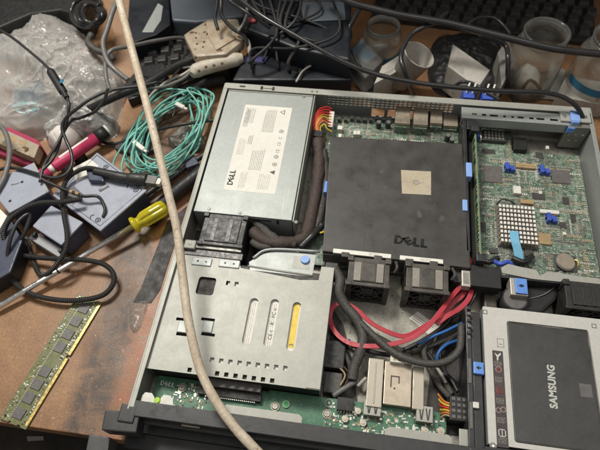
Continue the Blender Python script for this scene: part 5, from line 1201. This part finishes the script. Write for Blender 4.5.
# beige perforated pieces
R_ = thing('plug_cover', (A(215, 40, 0).x, A(215, 40, 0).y, 0), 'stained beige plastic cover full of small holes behind the coil', 'plastic cover')
mb = MB(); P1 = poly3([(183, 34), (207, 19), (238, 18), (244, 40), (226, 54), (194, 57)], 58); mb.prism(P1, 44, 58); mb.build('cover_shell', 'cream', R_, 4)
cx = sum(p[0] for p in P1) / 6; cy = sum(p[1] for p in P1) / 6
for (px, py, r) in ((196, 38, 1.6), (197, 44, 1.6), (204, 42, 1.8), (208, 34, 2.6), (211, 31, 2.2), (203, 47, 1.4), (214, 45, 1.6), (196, 33, 1.4)):
    p = A(px, py, 58); mb = MB(); mb.cyl((p.x, p.y, 58), r, .25, 0, 14); mb.build('dark_hole', 'holebr', R_)
mb = MB(); mb.prism([(cx + (p[0] - cx) * .8, cy + (p[1] - cy) * .8) for p in P1], .5, 43.8); mb.build('cover_base', 'rubber', R_, 2)
mb = MB(); mb.prism(poly3([(206, 22), (232, 22), (236, 38), (216, 50), (208, 36)], 60), 58.1, 60); mb.build('raised_panel', 'creamsh', R_, 1)
R_ = thing('power_strip', (A(218, 68, 0).x, A(218, 68, 0).y, 0), 'long beige rounded power strip with brown sockets lying behind the server', 'power strip')
P1 = [A(*p, 44) for p in ((192, 75), (198, 70), (210, 66), (226, 62), (238, 59), (243, 58))]
mb = MB(); mb.tube(P1, 9, 20, 8, rfun=lambda d: .5 + .5 * min(1, d / 7) - (.0 if d < 62 else .35 * min(1, (d - 62) / 8))); mb.build('strip_body', 'cream2', R_)
for (px, py) in ((206, 67), (214, 65.5), (222, 63.5), (199, 71)):
    p = A(px, py, 54); mb = MB(); mb.cyl((p.x, p.y, 53.5), 1.8, 1.2, 0, 14); mb.build('socket_hole', 'holebr', R_)
# jars, cup, boxes
def jar(cx, cy, r, h, label, band=None, paper=None):
    R_ = thing('plastic_jar', (cx, cy, 0), label, 'jar')
    th = 1.2
    prof = [(0, .5), (r * .8, .5), (r, 5), (r, h * .72), (r * .93, h * .80), (r * .78, h * .86), (r * .78, h), (r * .84, h + .2), (r * .84, h + 1.6), (r * .78 - th, h + 1.6), (r * .78 - th, h * .86), (r * .93 - th, h * .79), (r - th, h * .71), (r - th, 6), (r * .8 - th, 2), (0, 2)]
    mb = MB(); mb.lathe(prof, (cx, cy, 0), 56); mb.build('jar_body', 'glass', R_)
    for k in range(3):
        mb = MB(); rr = r * .78 + .7; zz = h * .89 + k * h * .03; n = 48
        mb.tube([(cx + rr * cos(2 * pi * i / n), cy + rr * sin(2 * pi * i / n), zz + i * h * .0004) for i in range(n + 1)], .5, 6, 1); mb.build('thread', 'glass', R_)
    for (spec, mt, nm) in ((band, 'bluelabel', 'label_band'), (paper, 'card', 'paper_label')):
        if spec:
            z0, z1, a0, a1 = spec; n = 24; vs = []
            for i in range(n + 1):
                a = a0 + (a1 - a0) * i / n
                for z in (z0, z1): vs.append((cx + (r + .4) * cos(a), cy + (r + .4) * sin(a), z))
            mb = MB(); mb._add(vs, [(2 * i, 2 * i + 2, 2 * i + 3, 2 * i + 1) for i in range(n)], 0, True); mb.build(nm, mt, R_)
    return R_
b1 = A(524, 86, 0); jar(b1.x, b1.y, 32, 84, 'open clear plastic jar with olive wire and tissue inside, behind the blue plugs')
b2 = A(586, 98, 0); jar(b2.x, b2.y, 35, 92, 'clear plastic jar with a blue and white label at the right edge', (34, 44, -pi * .95, -pi * .05), (3, 33.5, -pi * .95, -pi * .05))
b3 = A(380, 58, 0); jar(b3.x, b3.y, 26, 52, 'clear plastic jar with a blue band lying low behind the rear wall on the left', (8, 20, -pi, 0))
# green cables seen through the first jar
tube1([(512, 84, 6), (520, 92, 10), (530, 80, 30), (540, 90, 20), (530, 96, 8)], 2, 'twisted_wire', 'olive', 'coil of olive wire inside the open clear jar', 'wire')
# paper cup lying on its side
R_ = thing('paper_cup', (A(412, 66, 0).x, A(412, 66, 0).y, 0), 'white paper cup tilted open towards the camera among the cartons', 'cup')
m0 = A(419, 55, 62); c0 = A(398, 82, 16); dv = (m0 - c0).normalized(); Q = Matrix.Translation(c0) @ dv.to_track_quat('Z', 'Y').to_matrix().to_4x4(); hh = (m0 - c0).length
mb = MB(); mb.lathe([(0, 0), (14, 0), (19.5, hh), (20.8, hh + .6), (19.8, hh + 1.6), (18.8, hh), (13.2, 2), (0, 2)], n=44, T=Q); mb.build('cup_wall', 'card', R_)
def carton(name, pts, z0, z1, label, marks=0, mt='card'):
    P = poly3(pts, z1); cx = sum(p[0] for p in P) / 4; cy = sum(p[1] for p in P) / 4
    R_ = thing(name, (cx, cy, z0), label, 'carton')
    mb = MB(); mb.prism(P, z0, z1); mb.build('carton_body', mt, R_, .8)
    if marks:
        a = Vector(P[0]); u = (Vector(P[1]) - a); v = (Vector(P[3]) - a); mk = MB(); random.seed(marks)
        for k in range(9):
            s = .10 + k * .035; mk.prism([tuple(a + u * x + v * y)[:2] for x, y in ((s, .15), (s + .016 + random.random() * .012, .15), (s + .016, .5), (s, .5))], z1 + .05, z1 + .15)
        for k in range(5):
            s = .5 + k * .08; mk.prism([tuple(a + u * x + v * y)[:2] for x, y in ((s, .2), (s + .03, .2), (s + .03, .2 + random.uniform(.3, .6)), (s, .2 + .4))], z1 + .05, z1 + .15)
        mk.build('printed_marks', 'inkgrey', R_)
    return R_
carton('small_carton', [(448, 66), (453, 44), (490, 70), (478, 88)], 6, 46, 'white carton with grey printed bars standing behind the expansion bracket', 3)
carton('small_carton', [(374, 84), (382, 66), (404, 52), (410, 64)], 2, 40, 'faded white carton wedged under the paper cup', 4)
carton('small_carton', [(556, 96), (566, 76), (606, 82), (600, 104)], 2, 26, 'pale carton in front of the labelled jar at the right edge', 5)
carton('small_carton', [(498, 52), (508, 38), (516, 60), (502, 86)], 2, 38, 'narrow grey carton on the left of the open jar', 2, 'cardsh')
# cable runs across the top
TH = [(318, -20, 110), (340, -4, 108), (352, 3, 106), (374, 9, 103), (400, 15, 100), (430, 20, 98), (452, 24, 96), (480, 31, 94), (508, 38, 92), (532, 44, 90), (556, 49, 88), (580, 52, 86), (612, 55, 84)]
tube1(TH, 4.1, 'power_cable', 'blackgloss', 'thick glossy black power cable sweeping across the back over the keyboard', 'cable', n=16)
tube1([(216, -20, 110), (236, -4, 108), (262, 16, 104), (298, 37, 96), (336, 58, 88), (372, 73, 82), (412, 82, 78), (452, 87, 76), (500, 91, 72), (536, 92, 70), (560, 96, 64), (576, 106, 56), (584, 120, 40)], 2.7, 'video_cable', 'blackgloss', 'long black cable running just behind the server\'s rear wall', 'cable', n=14)
tube1([(448, 12, 84), (436, 22, 88), (424, 27, 90), (412, 34, 86), (404, 46, 84), (401, 58, 82), (404, 70, 76), (409, 84, 56), (414, 96, 20)], 2.8, 'short_cable', 'blackgloss', 'black cable looping over the mouth of the paper cup', 'cable')
tube1([(480, 34, 84), (504, 44, 60), (508, 58, 56), (508, 76, 40), (512, 92, 20), (515, 103, 6)], 3.0, 'cable', 'blackgloss', 'black cable hanging down between the carton and the open jar', 'cable')
tube1([(452, 88, 30), (462, 82, 46), (474, 84, 46), (486, 92, 46), (500, 100, 44)], 2, 'thin_cable', 'wire', 'thin cable arching over the blue plug screws', 'cable', 'loose black cables')
tube1([(362, 4, 80), (350, 26, 70), (350, 36, 60), (346, 44, 50)], 3.2, 'short_cable', 'blackgloss', 'black cable dropping behind the small banded jar', 'cable')
tube1([(466, 26, 74), (478, 18, 74), (494, 18, 72), (504, 26, 70), (510, 34, 66)], 2, 'thin_cable', 'wire', 'thin cable arch crossing the keyboard\'s lower rows', 'cable', 'loose black cables')
tube1([(296, 82, 44), (304, 70, 46), (320, 62, 48), (340, 60, 48)], 1.3, 'pale_wire', 'wirewh', 'thin pale wire arching over the dark blue case', 'wire')
for k, (pts, r, mt, lab) in enumerate([
    ([(216, -10, 100), (217, 4, 90), (215, 18, 80), (218, 30, 72)], 2.2, 'wire', 'short black cable dropping onto the beige cover, leftmost of three'),
    ([(222, -10, 100), (221, 6, 92), (222, 16, 84), (232, 28, 74), (244, 36, 66), (248, 46, 56)], 2.4, 'wire', 'black cable curving right over the beige cover'),
    ([(240, -10, 90), (247, 6, 86), (245, 20, 80), (238, 32, 74)], 2.0, 'wiregrey', 'grey cable crossing the beige cover from above'),
    ([(228, -14, 110), (230, 0, 106), (240, 8, 100), (256, 18, 94), (270, 28, 80)], 2.2, 'wire', 'black cable joining the long cable behind the case'),
    ([(302, -8, 90), (300, 8, 86), (294, 22, 82), (280, 34, 76)], 2.0, 'wire', 'black cable hanging over the tower case'),
    ([(124, -16, 110), (114, 8, 108), (107, 30, 100), (103, 44, 96), (108, 62, 90), (120, 74, 84), (128, 80, 80)], 3.0, 'wiregrey', 'grey cable bowing left of the beige network cable'),
    ([(200, 44, 20), (180, 38, 40), (160, 40, 58), (140, 44, 74), (126, 47, 86), (112, 50, 92), (106, 60, 88), (106, 76, 84), (110, 92, 76)], 2.4, 'wiregrey', 'grey cable crossing behind the bag\'s right corner'),
    ([(196, 56, 40), (180, 66, 38), (166, 74, 36), (150, 84, 34), (146, 96, 30)], 2.0, 'wiregrey', 'topmost of the pale grey leads fanned out on the desk'),
    ([(200, 62, 40), (184, 74, 36), (170, 80, 34), (154, 92, 30), (142, 108, 20)], 1.8, 'wirewh', 'palest of the grey leads fanned out on the desk'),
    ([(130, 88, 50), (150, 88, 46), (166, 86, 42), (184, 78, 40), (192, 70, 40)], 1.9, 'wiregrey', 'lowest of the grey leads, bending up to the power strip'),
    ([(240, 34, 62), (248, 42, 58), (250, 54, 50)], 2.6, 'wirewh', 'pale cable hooked round the right end of the beige cover'),
    ([(172, 118, 20), (180, 100, 24), (192, 90, 28), (206, 82, 28)], 1.2, 'wire', 'very thin black lead rising behind the teal coil'),
]): tube1(pts, r, 'loose_cable', mt, lab, 'cable')
random.seed(77)
for k in range(9):
    x0, x1 = random.uniform(240, 330), random.uniform(240, 350); y0 = random.uniform(-8, 20)
    pts = [(x0, -10, 84), (x0 + random.uniform(-12, 12), y0 + 12, 78), ((x0 + x1) / 2 + random.uniform(-14, 14), y0 + 28, 74), (x1, y0 + 34 + random.uniform(-6, 18), 60), (x1 + random.uniform(-20, 20), 66 + random.uniform(-6, 8), 44)]
    tube1(pts, random.uniform(1.4, 2.4), 'loose_cable', 'darkbar', 'thin dark cable among the tangle over the dark cases at top centre', 'cable', 'dark cables tangled over the cases')
for k in range(7):
    x0 = random.uniform(128, 170); y0 = random.uniform(74, 96)
    pts = [(x0, y0, 18), (x0 + 14, y0 - 6 + random.uniform(-6, 6), 24), (x0 + 30, y0 - 4 + random.uniform(-8, 8), 26), (x0 + 52, y0 - 14 + random.uniform(-6, 4), 22)]
    tube1(pts, random.uniform(1.2, 2.0), 'loose_cable', 'wire', 'thin black lead in the tangle between the teal coil and the plug strip', 'cable', 'black leads behind the teal coil')
# thick dark cable sheath and dark bar behind the coil
tube1([(60, 112, 14), (84, 110, 26), (104, 102, 44), (122, 94, 52), (146, 84, 52), (176, 66, 46), (200, 57, 42), (220, 50, 40), (236, 46, 40)], 4.6, 'cable_sheath', 'rubber', 'thick black cable sheath running from the bag to the dark blue case', 'cable', n=16)
tube1([(176, 94, 12), (200, 84, 12), (226, 78, 12)], 8, 'cable_sheath', 'darkbar', 'thick dull black sheath lying against the server\'s rear corner', 'cable', n=16)
# blue video plug on the outside of the rear wall
for dx in (0, 22):
    R_ = thing('video_plug', (296 + dx, 400, 8), 'blue video plug on the rear wall, %s' % ('nearer the cartons' if dx == 0 else 'nearer the open jar'), 'plug', 'blue plugs on the rear wall')
    mb = MB(); mb.box(290 + dx, 303 + dx, 396, 414, 22, 44); mb.build('plug_body', 'vga', R_, 1.2)
    for s in (0, 1):
        mb = MB(); mb.tube([(293 + dx + s * 7, 402, 44), (296 + dx + s * 7, 412, 52)], 1.1, 8, 1); mb.build('thumb_screw', 'label', R_)
# top left: black coiled lead, black case
box_thing('black_case', [(-30, -14), (96, -14), (84, 16), (60, 10), (30, 14), (-30, 40)], .5, 40, 'rubber', 'black case filling the top left corner behind the bag', 'case', 3)
R_ = thing('coiled_cord', (A(88, 22, 0).x, A(88, 22, 0).y, 0), 'glossy black coiled lead bunched up between the bag and the tan board', 'cord')
mb = MB(); random.seed(31); pts = []
for w in range(5):
    ox, oy = random.uniform(-5, 5), random.uniform(-5, 7)
    for k in range(8):
        t = 2 * pi * k / 8; pts.append((90 + ox + (14 - w) * cos(t), 16 + oy + (14 - w) * sin(t), 54 + w * 3 + random.uniform(-5, 5)))
mb.tube([A(*p) for p in pts], 3.2, 12, 6); mb.build('cord_loops', 'blackgloss', R_)
mb = MB(); mb.tube([A(*p) for p in [(92, 34, 50), (88, 42, 50), (96, 50, 48), (108, 54, 44), (114, 60, 40)]], 4.4, 12, 6, rfun=wob(.5, 6, 3)); mb.build('cord_end', 'wirebraid', R_)
box_thing('tan_board', [(98, -16), (128, -16), (136, 62), (132, 84), (112, 80), (116, 40)], .5, 3, 'desk2', 'tan board lying on the desk behind the beige cable', 'board', .5)
# dark bits between coil, bag and keyboard
box_thing('black_block', [(124, 84), (140, 66), (164, 62), (168, 76), (150, 92), (128, 100)], .5, 14, 'rubber', 'black plastic block lying under the grey leads', 'block', 2)

bag('shade_filler', [(428, 70), (434, 40), (454, 32), (498, 38), (503, 70), (498, 96), (442, 92)], 6, 16, 'rubber', 'crumpled black filler standing in for the shade under the printed white carton', 17, 7, 120, 40, cat='shade filler')  # dark filler, added to make the desk here look shaded
bag('shade_filler', [(356, 84), (352, 52), (366, 44), (384, 62), (376, 88)], 5, 10, 'darkbar', 'crumpled dull black filler standing in for the shade under the small banded jar', 18, 5, 90, 30, cat='shade filler')  # second added filler, darkening the desk by the banded jar like shade
bag('crumpled_tissue', [(514, 74), (524, 66), (538, 72), (540, 86), (528, 92), (516, 86)], 8, 22, 'tissue', 'crumpled pale tissue at the bottom of the clear jar beside the grey carton', 19, 7, 90, 30, cat='tissue')
box_thing('cardboard_scrap', [(540, 98), (552, 62), (566, 70), (558, 100)], .5, 3, 'cardsh', 'grey cardboard scrap between the two large jars', 'cardboard')
R_ = thing('clear_packet', (A(372, 60, 0).x, A(372, 60, 0).y, 0), 'small clear plastic packet with a blue label leaning by the banded jar', 'packet')
mb = MB(); mb.prism(poly3([(350, 50), (362, 40), (376, 56), (366, 64)], 34), 31, 34); mb.build('blue_insert', 'bluelabel', R_, 1)
mb = MB(); mb.prism(poly3([(346, 58), (362, 36), (384, 60), (366, 78)], 37), 8, 37); mb.build('packet_wrap', 'film', R_, 3)
# ================================================================== light
def area(loc, target, size, watt, col=(1, 1, 1), name='ceiling_lamp', sy=None):
    l = bpy.data.lights.new(name, 'AREA'); l.energy = watt; l.color = col; l.shape = 'RECTANGLE'; l.size = size; l.size_y = sy or size
    o = bpy.data.objects.new(name, l); C.objects.link(o); o.location = Vector(loc) * SC
    o.rotation_euler = (Vector(target) - Vector(loc)).to_track_quat('-Z', 'Y').to_euler(); return o
area((-330, 640, 1250), (120, 180, 0), .42, 17.5, (1.0, .96, .88), sy=.22)
area((450, 260, 1500), (250, 200, 0), .9, 4.0, (1.0, .95, .88), 'fill_lamp')  # unseen fill light overhead, added beside the main lamp
w = bpy.data.worlds.new('World'); bpy.context.scene.world = w; w.use_nodes = True
w.node_tree.nodes['Background'].inputs[0].default_value = (.95, .93, .90, 1); w.node_tree.nodes['Background'].inputs[1].default_value = .25
s = bpy.context.scene; s.view_settings.view_transform = 'Standard'; s.view_settings.look = 'None'; s.view_settings.exposure = .15; s.view_settings.gamma = 1
s.render.engine = 'CYCLES'; s.cycles.use_denoising = True; s.cycles.max_bounces = 8; s.cycles.transmission_bounces = 8; s.cycles.sample_clamp_indirect = 4
cd.dof.use_dof = True; cd.dof.focus_distance = .50; cd.dof.aperture_fstop = 9
# unseen dark board, added above the back of the bench to shade it
mb = MB(); mb.box(-150, 900, 532, 1050, 330, 350); o = mb.build('shade_board', 'darkfloor'); tag(o, kind='structure')
